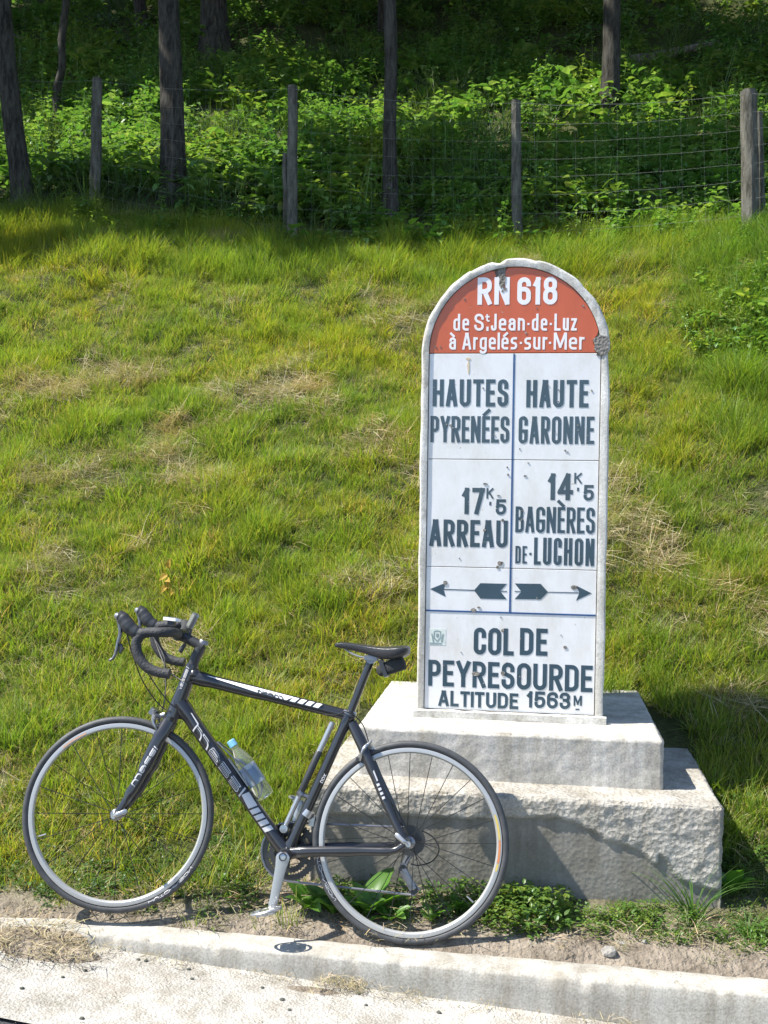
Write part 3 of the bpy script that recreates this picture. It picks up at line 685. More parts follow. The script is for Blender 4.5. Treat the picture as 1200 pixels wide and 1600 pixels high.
def wheel(c, yaw, rear):
    w_ = bpy.data.objects.new('wheel', None); col.objects.link(w_); w_.parent = bike; w_.location = c; w_.rotation_euler = (0, 0, yaw); w_.empty_display_size = .1
    ax = (0, 1, 0)
    t = MB(); t.ring((0, 0, 0), ax, [(RW-.0125+.0125*math.cos(a)-.0*0, .0122*math.sin(a)) for a in [2*math.pi*i/12 for i in range(12)]], 128)
    obj('tyre', t.mesh('tyre'), M['rubber'], w_)
    r = MB(); r.ring((0, 0, 0), ax, [(.3165, -.0095), (.3165, .0095), (.3145, .0102), (.303, .0098), (.2985, .005), (.2975, 0), (.2985, -.005), (.303, -.0098), (.3145, -.0102)], 128)
    obj('rim', r.mesh('rim'), M['rim'], w_)
    h = MB(); hw = .036 if not rear else .03
    h.lathe((0, 0, 0), ax, [(.0, -.05), (.009, -.05), (.010, -hw-.006), (.021, -hw), (.021, -hw+.003), (.011, -hw+.009), (.010, 0), (.011, hw-.009), (.021, hw-.003), (.021, hw), (.010, hw+.006), (.009, .05), (0, .05)], 20)
    obj('hub', h.mesh('hub'), M['dark_alu'], w_)
    n = 20 if not rear else 24; meS = {}
    for k in range(n):
        side = -1 if k % 2 else 1; a = 2*math.pi*k/n + .07; cr_ = .62 if rear else .30
        a2 = a + (cr_ if (k//2) % 2 else -cr_)
        key = (side, (k//2) % 2)
        if key not in meS:
            sgn = cr_ if (k//2) % 2 else -cr_
            s = MB(); s.tube([(.020*math.cos(sgn), side*hw, .020*math.sin(sgn)), (.299, 0, 0)], .0014, 5); meS[key] = s.mesh('spoke')
            s2 = None
        so2 = obj('spoke', meS[key], M['cable'], w_); so2.rotation_euler = (0, -a, 0)
    v = MB(); va = R_(-38 if rear else -160)
    v.tube([(.292*math.cos(va), 0, .292*math.sin(va)), (.262*math.cos(va), 0, .262*math.sin(va))], .003, 8); obj('valve', v.mesh('valve'), M['alu'], w_)
    # wheel decals printed on the tyre and rim flank
    def arcband(nm, r0, r1, a0, a1, y, mt, k=14):
        b = MB(); vs = []; 
        for i in range(k+1):
            a = R_(a0+(a1-a0)*i/k)
            for rr_ in (r0, r1): vs.append((rr_*math.cos(a), y+(.0*rr_), rr_*math.sin(a)))
        b.add(vs, [(2*i, 2*i+1, 2*i+3, 2*i+2) for i in range(k)]); obj(nm, b.mesh(nm, False), mt, w_)
    if rear:
        arcband('rim_decal', .3045, .3115, -8, 6, -.0108, plain('orange_print', (.55, .20, .07), .5)); arcband('rim_decal', .3045, .3115, 6.5, 22, -.0108, plain('yellow_print', (.55, .42, .10), .5)); arcband('rim_decal', .3045, .3115, -13, -8.5, -.0108, plain('yellow_print', (.55, .42, .10), .5))
    else:
        arcband('rim_decal', .3045, .3100, 118, 136, -.0108, plain('faded_orange_print', (.62, .36, .22), .4))
    # name along the sidewall, built of tiny strokes
    def sidewall(txt, a0, span):
        Wd = R_(span)*.327; st = glyph_strokes(txt, Wd, .009, .0014, .2); mb = MB()
        for s in st:
            if len(s) < 2: continue
            Lf, Rg = thicken(s, .0014); m = len(s)
            def mp(p):
                a = R_(a0)+p.x/.327; r_ = .3195+p.y; th_ = (r_-(RW-.0125))/.0125; th_ = max(-.99, min(.99, th_))
                return (r_*math.cos(a), -.0122*math.sqrt(1-th_*th_)-.0006, r_*math.sin(a))
            vs = [mp(p) for p in Lf]+[mp(p) for p in Rg]; mb.add(vs, [(j, j+1, m+j+1, m+j) for j in range(m-1)])
        obj('tyre_lettering', mb.mesh('tyre_lettering', False), M['silver_print'], w_)
    if rear: sidewall('HUTCHINSON', 188, 34)
    else: sidewall('HUTCHINSON', -64, 34)
    return w_
YAW = R_(7)
wr = wheel(hr, 0, True); wf = wheel(hf, YAW, False)

fr = MB()
ht_t, ht_b = B(301, 1040), B(272, 1118)
st_t, bb = B(545, 1119), B(448, 1334)
axd = (ht_t-ht_b).normalized()
fr.tube([ht_t+axd*.004, ht_t-axd*.03, ht_b+axd*.03, ht_b-axd*.004], [.0225, .025, .029, .0295], 18)
a, b = B(303, 1058), B(541, 1117)
fr.tube(catmull([a, a.lerp(b, .12), a.lerp(b, .5), a.lerp(b, .88), b], 4), [.027]*4+[.023]*4+[.0205]*4+[.0195]*4+[.019], 16, flat=(.85, 1.0))
c = B(281, 1098)
fr.tube(catmull([c, c.lerp(bb, .1), c.lerp(bb, .5), c.lerp(bb, .9), bb+Vector((0, 0, .005))], 4), [.031]*4+[.0265]*4+[.0255]*4+[.027]*4+[.03], 16)
fr.tube([st_t+Vector((.003, 0, .012)), st_t, st_t.lerp(bb, .1), st_t.lerp(bb, .85), bb], [.0205, .022, .0185, .019, .026], 16)
fr.lathe(bb, (0, 1, 0), [(0, -.036), (.024, -.036), (.0255, -.03), (.0255, .03), (.024, .036), (0, .036)], 22)
for s in (-1, 1):                                     # seat stays, chain stays
    e = hr+Vector((-.012, s*.066, .004))
    def bn(x, y, o_): q_ = B(x, y, -o_); return Vector((q_.x, s*o_, q_.z))
    fr.tube(catmull([bn(549, 1129, .006), bn(565, 1164, .022), bn(586, 1214, .034), bn(611, 1272, .052), e], 5), [.0155]*5+[.015]*5+[.0135]*5+[.0115]*5+[.009], 12, flat=(.7, 1.15))
    fr.tube(catmull([bn(455, 1333, .020), bn(482, 1331, .034), bn(560, 1330, .048), bn(612, 1330, .062), e+Vector((0, 0, -.006))], 5), [.0175]*5+[.016]*5+[.0135]*5+[.0105]*5+[.009], 12, flat=(.7, 1.1))
    fr.box((e.x-.014, e.y-.003, e.z-.02), (e.x+.016, e.y+.003, e.z+.016))
for v0, r0 in ((B(304, 1054), .026), (B(546, 1119), .0225), (B(279, 1100), .029)):     # filleted joints of the moulded frame
    fr.lathe(v0-Vector((0, .0, 0)), (0, 1, 0), [(0, -r0), (r0*.6, -r0*.82), (r0*.9, -r0*.45), (r0, 0), (r0*.9, r0*.45), (r0*.6, r0*.82), (0, r0)], 16)
frame = obj('frame', fr.mesh('frame'), M['carbon'], bike)

def tube_text(nm, txt, P0, P1, r, height, tk, mat, parent, y0=0., slant=.0, vert=0., space=.1, outline=False):
    """letters wrapped round the near side of a tube from P0 to P1"""
    L_ = (P1-P0).length; d = (P1-P0).normalized(); up = Vector((0, 1, 0)).cross(d); up = -up if up.z < 0 else up
    st = glyph_strokes(txt, L_, height, tk, space); mb = MB()
    for i, s in enumerate(st):
        if len(s) < 2: continue
        s = extend(s, tk); ss = [s[0]]
        for q in s[1:]:
            k = max(1, int((q-ss[-1]).length/.006)); a0 = ss[-1]
            for j in range(1, k+1): ss.append(a0.lerp(q, j/k))
        Lf, Rg = thicken(ss, tk); m = len(ss)
        def mp(p):
            v = p.y-height/2+vert; an = v/r; rr_ = r+.0012+(i % 4)*.00015+p.y*.004
            return P0+d*(p.x+slant*p.y)+up*(math.sin(an)*rr_)+Vector((0, -math.cos(an)*rr_+y0, 0))
        vs = [mp(p) for p in Lf]+[mp(p) for p in Rg]; mb.add(vs, [(j, j+1, m+j+1, m+j) for j in range(m-1)])
    return obj(nm, mb.mesh(nm, False), mat, parent)
def tube_band(nm, P0, P1, r, quads, mat, parent):
    for q in quads: tube_band1(nm, P0, P1, r, [q], mat, parent)
def tube_band1(nm, P0, P1, r, quads, mat, parent):
    """quads: lists of (s 0..1, v metres) corners printed on a tube's near side"""
    d = (P1-P0).normalized(); L_ = (P1-P0).length; up = Vector((0, 1, 0)).cross(d); up = -up if up.z < 0 else up; mb = MB()
    for q in quads:
        k, k2 = 8, 6; vs = []
        for i in range(k+1):
            for j in range(k2+1):
                s0, v0 = [q[0][n_]*(1-i/k)+q[1][n_]*i/k for n_ in (0, 1)]; s1, v1 = [q[3][n_]*(1-i/k)+q[2][n_]*i/k for n_ in (0, 1)]
                s_ = s0+(s1-s0)*j/k2; v_ = v0+(v1-v0)*j/k2; an = v_/r
                vs.append(P0+d*(s_*L_)+up*(math.sin(an)*(r+.001))+Vector((0, -math.cos(an)*(r+.001), 0)))
        mb.add(vs, [(i*(k2+1)+j, i*(k2+1)+j+1, (i+1)*(k2+1)+j+1, (i+1)*(k2+1)+j) for i in range(k) for j in range(k2)])
    return obj(nm, mb.mesh(nm, False), mat, parent)
tube_band('frame_stripe', a, b, .0222, [[(.07, .019), (.42, .021), (.42, .003), (.10, .0165)], [(.42, .021), (.66, .019), (.62, .001), (.42, .003)]]+[[(.66+.05*i, .0185), (.695+.05*i, .0185), (.675+.05*i, .001), (.64+.05*i, .001)] for i in range(4)], M['white'], frame)
tube_text('frame_lettering', 'team', a.lerp(b, .425), a.lerp(b, .60), .0236, .020, .0032, M['cable'], frame, vert=.007)
tube_text('frame_lettering', 'massi', c.lerp(bb, .17), c.lerp(bb, .615), .0280, .036, .0075, M['silver_print'], frame, slant=-.25, vert=.004, space=.2)
tube_text('frame_lettering_core', 'massi', c.lerp(bb, .178), c.lerp(bb, .607), .0290, .031, .0030, M['cable'], frame, slant=-.25, vert=.004, space=.24)
tube_band('frame_stripe', c, bb, .0262, [[(.62, .024), (.705, .020), (.69, -.012), (.61, -.004)]]+[[(.715+.038*i, .0185), (.742+.038*i, .0185), (.728+.038*i, -.013), (.70+.038*i, -.013)] for i in range(4)]+[[(.02, .022), (.16, .018), (.17, .012), (.05, .018)]], M['silver_print'], frame)
tube_text('frame_lettering', 'massi', ht_b+axd*.012, ht_t-axd*.008, .0250, .014, .0022, M['silver_print'], frame, slant=.2, vert=.008)
tube_text('frame_lettering', 'DDX', st_t.lerp(bb, .42)+Vector((0, 0, -.03)), st_t.lerp(bb, .42)+Vector((.012, 0, .0)), .019, .010, .0018, M['silver_print'], frame)
ssA, ssB = Vector((B(583, 1203).x, -.030, B(583, 1203).z)), Vector((B(603, 1250).x, -.046, B(603, 1250).z))
tube_band('frame_stripe', ssA, ssB, .0125, [[(.0+.0, .008), (.35, .008), (.35, .003), (.03, .003)]]+[[(.42+.14*i, .008), (.5+.14*i, .008), (.5+.14*i, -.002), (.42+.14*i, -.002)] for i in range(4)], M['silver_print'], frame)

# fork, turned a little with the front wheel
fk = MB(); crown = B(266, 1126)
def steer(p):                                         # rotate about the steering axis
    q = Vector(p)-ht_b; return ht_b + Matrix.Rotation(YAW, 3, axd) @ q
fk.tube([steer(B(270, 1116)), steer(crown)], [.027, .026], 16)
F1, F2, F3 = B(251, 1156), B(228, 1206), B(205, 1245)
for s in (-1, 1):
    e = hf + Matrix.Rotation(YAW, 3, 'Z') @ Vector((.004, s*.052, .002))
    fk.tube(catmull([crown+Vector((0, s*.012, .0)), (F1.x, s*.030, F1.z), (F2.x, s*.038, F2.z), (F3.x, s*.045, F3.z), e], 6), [.024]*6+[.0225]*6+[.017]*6+[.0115]*6+[.008], 14, flat=(.62, 1.05))
fork = obj('fork', fk.mesh('fork'), M['carbon'], bike)
f0, f1 = Vector((B(214, 1225).x, -.0385, B(214, 1225).z)), Vector((B(249, 1166).x, -.029, B(249, 1166).z))
tube_text('fork_lettering', 'massi', f0, f1, .0165, .022, .0042, M['silver_print'], fork, slant=.25, y0=-.0005)
def skewer(c, yaw, lever, nm='quick_release'):
    q = MB(); d = Matrix.Rotation(yaw, 3, 'Z')
    q.lathe(c, d @ Vector((0, 1, 0)), [(0, -.076), (.009, -.076), (.0105, -.066), (.0105, -.056), (0, -.056)], 14)
    q.tube([c+d @ Vector((0, -.06, 0)), c+d @ Vector((0, .06, 0))], .003, 8)
    q.lathe(c, d @ Vector((0, 1, 0)), [(0, .056), (.0105, .056), (.009, .07), (0, .07)], 14)
    o0 = c + d @ Vector((0, -.073, 0))
    q.tube(catmull([o0, o0+Vector(lever)*.35+Vector((0, -.006, 0)), o0+Vector(lever)+Vector((0, .004, 0))], 5), [.006]*4+[.0075]*4+[.0085]*2+[.006], 10, flat=(.5, 1))
    obj(nm, q.mesh(nm), M['alu'], bike)
skewer(hf, YAW, (.045, 0, .022)); skewer(hr, 0, (-.046, 0, .030))

# seatpost, saddle
sp_t = B(580, 1030)
p = MB(); p.tube([st_t, sp_t], .0142, 16); cl = MB()
obj('seatpost', p.mesh('seatpost'), M['carbon'], bike)
cl.tube([st_t+Vector((-.002, 0, .006)), st_t+Vector((.0025, 0, .016))], .0235, 18); cl.box((st_t.x+.014, -.010, st_t.z+.004), (st_t.x+.026, .010, st_t.z+.018)); obj('seat_clamp', cl.mesh('seat_clamp'), M['dark_alu'], bike)
sd = MB(); nose, tail = B(523, 1008), B(641, 1015); Ls = (tail-nose).length; L_ = []
prof = [(0, .016, .020, -.002), (.04, .021, .028, .004), (.15, .0245, .038, .006), (.35, .029, .042, .002), (.55, .042, .056, -.003), (.72, .064, .070, -.002), (.86, .076, .070, .005), (.95, .074, .058, .007), (1, .057, .040, .005)]
nn = 18; vs = []
for s_, hw, hh, dz in prof:
    cx_ = nose.lerp(tail, s_); top = cx_.z+.008+dz
    for k in range(nn):
        an = 2*math.pi*k/nn; ca, sa = math.cos(an), math.sin(an)
        z = top-.004*(ca*ca)*(1+hw*30) if sa >= 0 else top-hh*(abs(sa)**.6)*(1-.45*(1-abs(ca)))*1.0
        vs.append((cx_.x, hw*math.copysign(abs(ca)**.85, ca), z))
fs = [(i*nn+k, i*nn+(k+1) % nn, (i+1)*nn+(k+1) % nn, (i+1)*nn+k) for i in range(len(prof)-1) for k in range(nn)]+[tuple(range(nn)), tuple((len(prof)-1)*nn+k for k in range(nn))]
sd.add(vs, fs); sad = obj('saddle', sd.mesh('saddle'), M['saddle'], bike)
sm = sad.modifiers.new('s', 'SUBSURF'); sm.levels = sm.render_levels = 2
rl = MB()
for s in (-1, 1): rl.tube(catmull([B(538, 1013, 0)+Vector((0, s*.008, 0)), B(556, 1024, 0)+Vector((0, s*.018, 0)), B(582, 1029, 0)+Vector((0, s*.022, 0)), B(604, 1026, 0)+Vector((0, s*.024, 0)), B(622, 1018, 0)+Vector((0, s*.028, 0))], 5), .0034, 8)
obj('saddle_rails', rl.mesh('saddle_rails'), M['alu'], sad)
k = MB(); k.box((sp_t.x-.022, -.026, sp_t.z-.004), (sp_t.x+.024, .026, sp_t.z+.012)); k.lathe(sp_t, (0, 1, 0), [(0, -.02), (.017, -.02), (.017, .02), (0, .02)], 14); obj('saddle_clamp', k.mesh('saddle_clamp'), M['dark_alu'], bike)

# cranks, chainrings, chain, pedals
ped_n = B(424, 1417, -.085); cv = Vector((ped_n.x-bb.x, 0, ped_n.z-bb.z)).normalized()*.170
ck = MB(); y0 = -.062
def crank(mb, y, v, thick=.013):
    d = v.normalized(); n_ = Vector((0, 1, 0)).cross(d)
    sec = [(-.08, .012), (-.03, .021), (.0, .0235), (.08, .0225), (.22, .019), (.5, .0165), (.8, .0145), (.95, .0148), (1.02, .0135), (1.05, .008)]
    vs = []
    for s_, w_ in sec:
        c_ = bb+v*s_; c_.y = y
        tt = thick*(.75 if s_ < -.04 or s_ > 1.03 else 1)
        for sy, sx in ((-1, -.55), (-1, .55), (-.6, 1), (.6, 1), (1, .55), (1, -.55), (.6, -1), (-.6, -1)): vs.append(c_+n_*(w_*sx)+Vector((0, sy*tt/2, 0)))
    m = len(sec); mb.add(vs, [(i*8+j, i*8+(j+1) % 8, (i+1)*8+(j+1) % 8, (i+1)*8+j) for i in range(m-1) for j in range(8)]+[tuple(range(8)), tuple((m-1)*8+j for j in range(8))])
crank(ck, y0, cv); cko = obj('crank', ck.mesh('crank'), M['alu'], bike)
k = MB(); k.lathe((bb.x, y0, bb.z), (0, -1, 0), [(.014, 0), (.014, .0088), (.011, .0092), (.009, .004), (0, .004)], 18); obj('crank_bolt', k.mesh('crank_bolt'), M['plastic'], cko)
ck = MB(); crank(ck, .064, -cv); ck.lathe(bb, (0, 1, 0), [(.0, -.058), (.012, -.058), (.012, .06), (0, .06)], 14); obj('crank', ck.mesh('crank2'), M['alu'], bike)
def toothed(nm, y, R, nt_, hole, mat, th=.003, arms=5):
    mb = MB(); prof_ = []
    for i in range(nt_*4):
        a = 2*math.pi*i/(nt_*4); rr_ = R+(.0035 if i % 4 in (0, 1) else 0); prof_.append((rr_*math.cos(a), rr_*math.sin(a)))
    n = len(prof_); vs = [(x, s*th/2, z) for s in (-1, 1) for x, z in prof_]+[(x*hole/R*.98, s*th/2, z*hole/R*.98) for s in (-1, 1) for x, z in prof_]
    fs = []
    for i in range(n):
        j = (i+1) % n; fs += [(i, j, n+j, n+i), (2*n+i, 2*n+j, j, i), (n+i, n+j, 3*n+j, 3*n+i), (2*n+j, 2*n+i, 3*n+i, 3*n+j)]
    mb.add([Vector(v)+Vector((bb.x, y, bb.z)) for v in vs], fs)
    if arms:
        for i in range(arms):
            a = 2*math.pi*i/arms+.4; mb.box((0, -.003, -.009), (hole+.008, .003, .009), Matrix.Translation((bb.x, y, bb.z)) @ Matrix.Rotation(a, 4, 'Y'))
    return obj(nm, mb.mesh(nm, False), mat, bike)
toothed('chainring', .048, .0985, 50, .078, M['gear']); toothed('chainring', .040, .070, 36, .052, M['gear'], arms=0)
cs = MB()
for i in range(9):
    r0 = .052-.0036*i; cs.lathe(hr+Vector((0, .022+.0037*i, 0)), (0, 1, 0), [(.01, -.001), (r0, -.001), (r0, .001), (.01, .001)], 30)
obj('cassette', cs.mesh('cassette'), M['gear'], bike)
def chain_path():
    cyc = []; A_, Rc = Vector((bb.x, .045, bb.z)), .1
    up0 = (A_+Vector((.012, 0, Rc)), hr+Vector((0, .036, .042)))
    pl_ = [hr+Vector((0, .036, .042)), up0[0]]
    for i in range(0, 11): an = math.pi/2+.1+i*(math.pi-.1)/10; pl_.append(A_+Vector((Rc*math.cos(an), 0, Rc*math.sin(an))))
    lo = B(648, 1390, .04); hi = B(633, 1360, .04)
    pl_ += [Vector((lo.x, .038, lo.z-.018)), Vector((lo.x+.017, .038, lo.z)), Vector((hi.x-.008, .038, hi.z+.004)), hr+Vector((.018, .036, -.034)), hr+Vector((.04, .036, -.0)), hr+Vector((.028, .036, .03)), hr+Vector((0, .036, .042))]
    return pl_
c_ = MB(); c_.tube(chain_path(), .0045, 6, cap=False, flat=(.6, 1)); obj('chain', c_.mesh('chain'), M['dark_alu'], bike)
rd = MB()
hg = hr+Vector((.006, .05, -.026)); up_ = B(630, 1358, .045); lo_ = B(646, 1389, .042)
rd.tube([hr+Vector((0, .058, 0)), hg, Vector((up_.x, .062, up_.z+.012))], [.012, .012, .013], 10); rd.tube([Vector((up_.x, .034, up_.z+.01)), Vector((up_.x, .07, up_.z+.01))], .014, 12)
for y in (.030, .046): rd.tube([Vector((up_.x, y, up_.z)), Vector((lo_.x, y, lo_.z))], .0125, 8, flat=(.12, 1), upv=(0, 1, 0))
rdo = obj('rear_derailleur', rd.mesh('rear_derailleur'), M['dark_alu'], bike)
for q in (up_, lo_):
    j = MB(); j.lathe((q.x, .038, q.z), (0, 1, 0), [(.004, -.004), (.017, -.004), (.017, .004), (.004, .004)], 11); obj('jockey_wheel', j.mesh('jockey_wheel'), M['plastic'], rdo)
fd = MB(); q = B(481, 1270); fd.tube([q+Vector((-.006, 0, -.010)), q+Vector((.006, 0, .010))], .0225, 16); fd.box((q.x-.005, .02, q.z-.03), (q.x+.045, .058, q.z-.012)); fd.box((q.x+.0, .035, q.z-.05), (q.x+.06, .038, q.z-.012)); fd.box((q.x+.0, .054, q.z-.05), (q.x+.06, .057, q.z-.012)); obj('front_derailleur', fd.mesh('front_derailleur'), M['alu'], bike)
def pedal(c, s, tilt):
    t_ = MB(); T = Matrix.Translation(c) @ Matrix.Rotation(tilt, 4, 'Y')
    t_.tube([T @ Vector((0, -s*.03, 0)), T @ Vector((0, s*.045, 0))], .0085, 12)
    t_.box((-.030, -.024, -.0075), (.030, .026, .0075), T)
    for e_ in (-1, 1): t_.box((e_*.026-.008, -.018, -.009), (e_*.026+.008, .018, .0115), T)
    t_.tube([T @ Vector((.052*math.cos(2*math.pi*i/20), .036*math.sin(2*math.pi*i/20), .003)) for i in range(21)], .0048, 8, flat=(1, 1))
    obj('pedal', t_.mesh('pedal'), M['alu'], bike)
e_n = bb+cv; pedal(Vector((e_n.x-.010, y0-.052, e_n.z-.006)), 1, R_(-17))
e_f = bb-cv; pedal(Vector((e_f.x, .064+.05, e_f.z)), -1, R_(10))

# cockpit: each side's drop, hood and lever, modelled at its own distance
stem = MB(); s1 = B(316, 1010); clampc = B(281, 992); spc = B(306, 1026)
stem.tube([ht_t, spc, s1+Vector((-.002, 0, .004))], [.019, .0195, .0195], 16)
obj('stem_spacers', stem.mesh('stem_spacers'), M['plastic'], bike)
stem = MB(); stem.tube([s1+Vector((.004, 0, -.004)), s1+Vector((-.02, 0, .008)), clampc], [.021, .018, .019], 14); stem.tube([clampc+Vector((0, -.026, 0)), clampc+Vector((0, .026, 0))], .022, 14)
st_o = obj('stem', stem.mesh('stem'), M['plastic'], bike)
k = MB(); k.lathe(s1+axd*.02, axd, [(0, .004), (.017, .003), (.019, 0), (.019, -.012), (0, -.012)], 18); obj('top_cap', k.mesh('top_cap'), M['dark_alu'], st_o)
hb = MB()
NO, FO = -.205, .205
near_top = [clampc+Vector((0, -.02, 0)), B(276, 990, -.10), B(268, 988, -.175), B(252, 988, NO), B(232, 988, NO), B(214, 991, NO)]
hb.tube(catmull(near_top, 6), .0172, 14)
hb.tube(catmull([B(222, 990, NO), B(213, 1003, NO), B(216, 1024, NO), B(228, 1041, NO), B(246, 1050, NO), B(265, 1053, NO)], 6), .0175, 14)
ox = B(207, 985, NO)
fo_dx = B(236, 975, FO)-B(207, 986, NO)
far = lambda q: Vector((q.x+fo_dx.x, FO, q.z+fo_dx.z))
hb.tube(catmull([clampc+Vector((0, .02, 0)), B(290, 982, .10), far(B(266, 986, NO)), far(B(252, 988, NO)), far(B(232, 988, NO)), far(B(214, 991, NO))], 6), .0172, 14)
hb.tube(catmull([far(B(222, 990, NO)), far(B(213, 1003, NO)), far(B(216, 1024, NO)), far(B(228, 1041, NO)), far(B(246, 1050, NO)), far(B(265, 1053, NO))], 6), .0175, 14)
obj('handlebar', hb.mesh('handlebar'), M['tape'], bike)
def hood(mp):
    h = MB(); P = [mp(*q) for q in [(232, 989), (214, 988), (203, 981), (196, 972), (190, 964), (184, 961)]]
    h.tube(catmull(P, 5), [.0175]*5+[.023]*5+[.0255]*5+[.0235]*5+[.0205]*4+[.016, .009], 14, flat=(.82, 1.0)); ho = obj('brake_hood', h.mesh('brake_hood'), M['plastic'], bike)
    l = MB(); P = [mp(*q) for q in [(184, 964), (187, 976), (188, 990), (184, 1006), (181, 1020), (177, 1028), (171, 1032)]]
    l.tube(catmull(P, 4), [.010]*4+[.0095]*4+[.008]*4+[.0075]*4+[.0065]*4+[.006]*4+[.005], 10, flat=(1.1, .8)); obj('brake_lever', l.mesh('brake_lever'), M['dark_alu'], ho)
    g = MB(); g.lathe(mp(182, 962), (mp(182, 962)-mp(190, 964)), [(0, .006), (.008, .0055), (.0115, .002), (.012, -.006)], 14); obj('hood_badge', g.mesh('hood_badge'), M['alu'], ho)
    k = MB(); k.tube([mp(188, 1006), mp(190, 1013), mp(187, 1021)], [.005, .009, .004], 8, flat=(.5, 1)); obj('shift_paddle', k.mesh('shift_paddle'), M['plastic'], ho)
hood(lambda x, y: B(x, y, NO)); hood(lambda x, y: far(B(x, y, NO)))
def cable(pts, r=.0022, nm='cable', m='cable'):
    t_ = MB(); t_.tube(catmull(pts, 7), r, 7); obj(nm, t_.mesh(nm), M[m], bike)
fb = B(248, 1110, .01)
cable([B(198, 990, NO), B(203, 1010, NO), B(209, 1028, -.17), B(221, 1060, -.10), B(236, 1085, -.05), B(252, 1104, -.03), B(266, 1112, -.03)])
cable([B(206, 996, NO), B(214, 1024, -.17), B(231, 1052, -.10), B(250, 1080, -.055), B(268, 1101, -.04), B(284, 1112, -.034)])
cable([far(B(200, 992, NO)), B(254, 1020, .14), B(258, 1045, .08), B(259, 1075, .03), B(257, 1095, .0), B(253, 1112, -.0)])
cable([far(B(206, 994, NO)), B(256, 1036, .12), B(268, 1052, .02), B(284, 1063, -.035), B(300, 1068, -.034)])
cable([B(505, 1117, -.02), B(528, 1116, -.028), B(540, 1112, -.026), B(556, 1120, -.018), B(567, 1133, -.006), B(572, 1146, -.0), B(576, 1160, .0)], .002)
cable([B(612, 1331, .05), B(628, 1308, .055), B(650, 1297, .056), B(674, 1306, .056), B(686, 1326, .056), B(676, 1345, .056), B(655, 1352, .056), B(642, 1350, .05)], .0023)
def caliper(c, ang, nm='brake_caliper'):
    R3 = Matrix.Translation(c) @ Matrix.Rotation(ang, 4, 'Y'); k = MB()
    for s in (-1, 1):
        k.tube(catmull([R3 @ Vector(p_) for p_ in [(0, s*.004, .0), (-.012, s*.022, .006), (-.018, s*.034, -.014), (-.016, s*.030, -.036), (-.014, s*.022, -.05)]], 5), [.009]*5+[.0095]*5+[.008]*5+[.007]*5+[.007], 8, flat=(.7, 1))
    k.tube([R3 @ Vector((.02, 0, 0)), R3 @ Vector((-.022, 0, 0))], .0095, 12)
    k.tube([R3 @ Vector((-.012, -.022, .006)), R3 @ Vector((-.006, -.03, .028))], [.006, .0045], 8)
    co_ = obj(nm, k.mesh(nm), M['alu'], bike)
    for s in (-1, 1):
        j = MB(); j.box((-.030, s*.0175-.004, -.058), (.014, s*.0175+.004, -.047), R3); obj('brake_pad', j.mesh('brake_pad'), M['plastic'], co_)
def toward(c, h): v = h-c; return math.atan2(-(v.x), -v.z)*-1
fc = B(250, 1119); caliper(fc, R_(-24)); rc = B(574, 1168); caliper(Vector((rc.x+.012, 0, rc.z)), R_(20)*1+math.pi*0)
k = MB(); k.box((-.012, -.02, -.012), (.012, .02, .012), Matrix.Translation(B(241, 1112)) @ Matrix.Rotation(.5, 4, 'Y')); obj('cable_anchor', k.mesh('cable_anchor'), M['dark_alu'], bike)

# things carried by the bicycle
def carried(name, label, cat): 
    t_ = thing(name, label, cat); t_.matrix_world = BM; return t_
# mini pump
pm = carried('bicycle_pump', 'silver and black mini pump clipped along the seat tube of the bicycle', 'pump')
pa, pb = B(520, 1128, -.006), B(443, 1297, -.006); d_ = pb-pa
k = MB(); k.tube([pa, pa+d_*.005, pa+d_*.27], [.009, .0105, .0105], 16); obj('pump_barrel', k.mesh('pump_barrel'), M['alu'], pm)
k = MB(); k.tube([pa+d_*.27, pa+d_*.28, pa+d_*.67, pa+d_*.68], [.0105, .0125, .0125, .011], 16); obj('pump_grip', k.mesh('pump_grip'), M['plastic'], pm)
k = MB(); k.tube([pa+d_*.68, pa+d_*.97], .0095, 16); k.lathe(pb-d_.normalized()*.006, (0, 1, 0), [(0, -.014), (.014, -.013), (.0155, -.008), (.0155, .008), (.014, .013), (0, .014)], 18); obj('pump_barrel', k.mesh('pump_barrel2'), M['alu'], pm)
k = MB(); mm = pa+d_*.66; k.tube([mm+Vector((0, 0, .0)), mm+Vector((.03, 0, -.012))], .009, 10); k.tube([mm+Vector((-.004, 0, .008)), mm+Vector((.004, 0, -.008))], .0145, 12); obj('pump_bracket', k.mesh('pump_bracket'), M['dark_alu'], pm)
# water bottle in its cage
m_, n_, b_ = newmat('clear_plastic'); b_.inputs['Base Color'].default_value = (.93, .96, .97, 1); b_.inputs['Transmission Weight'].default_value = .93; b_.inputs['Roughness'].default_value = .06; b_.inputs['IOR'].default_value = 1.25; M['pet'] = m_
m_, n_, b_ = newmat('bottle_label'); tc = N(n_, 'ShaderNodeTexCoord'); nz_ = N(n_, 'ShaderNodeTexNoise'); nz_.inputs['Scale'].default_value = 22; nz_.inputs['Detail'].default_value = 2
n_.links.new(tc.outputs['Object'], nz_.inputs[0]); rp_ = N(n_, 'ShaderNodeValToRGB'); rp_.color_ramp.interpolation = 'EASE'; e_ = rp_.color_ramp.elements; e_[0].position = .42; e_[0].color = (.20, .29, .45, 1); e_[1].position = .52; e_[1].color = (.62, .66, .70, 1)
n_.links.new(nz_.outputs['Fac'], rp_.inputs[0]); n_.links.new(rp_.outputs[0], b_.inputs['Base Color']); b_.inputs['Roughness'].default_value = .3; b_.inputs['Transmission Weight'].default_value = .55; M['label'] = m_
bt = carried('water_bottle', 'clear plastic water bottle with a pale blue cap held on the bicycle down tube', 'bottle')
ca, cb = B(360, 1157, 0), B(417, 1246, 0); ax_ = (cb-ca).normalized(); LB = (cb-ca).length
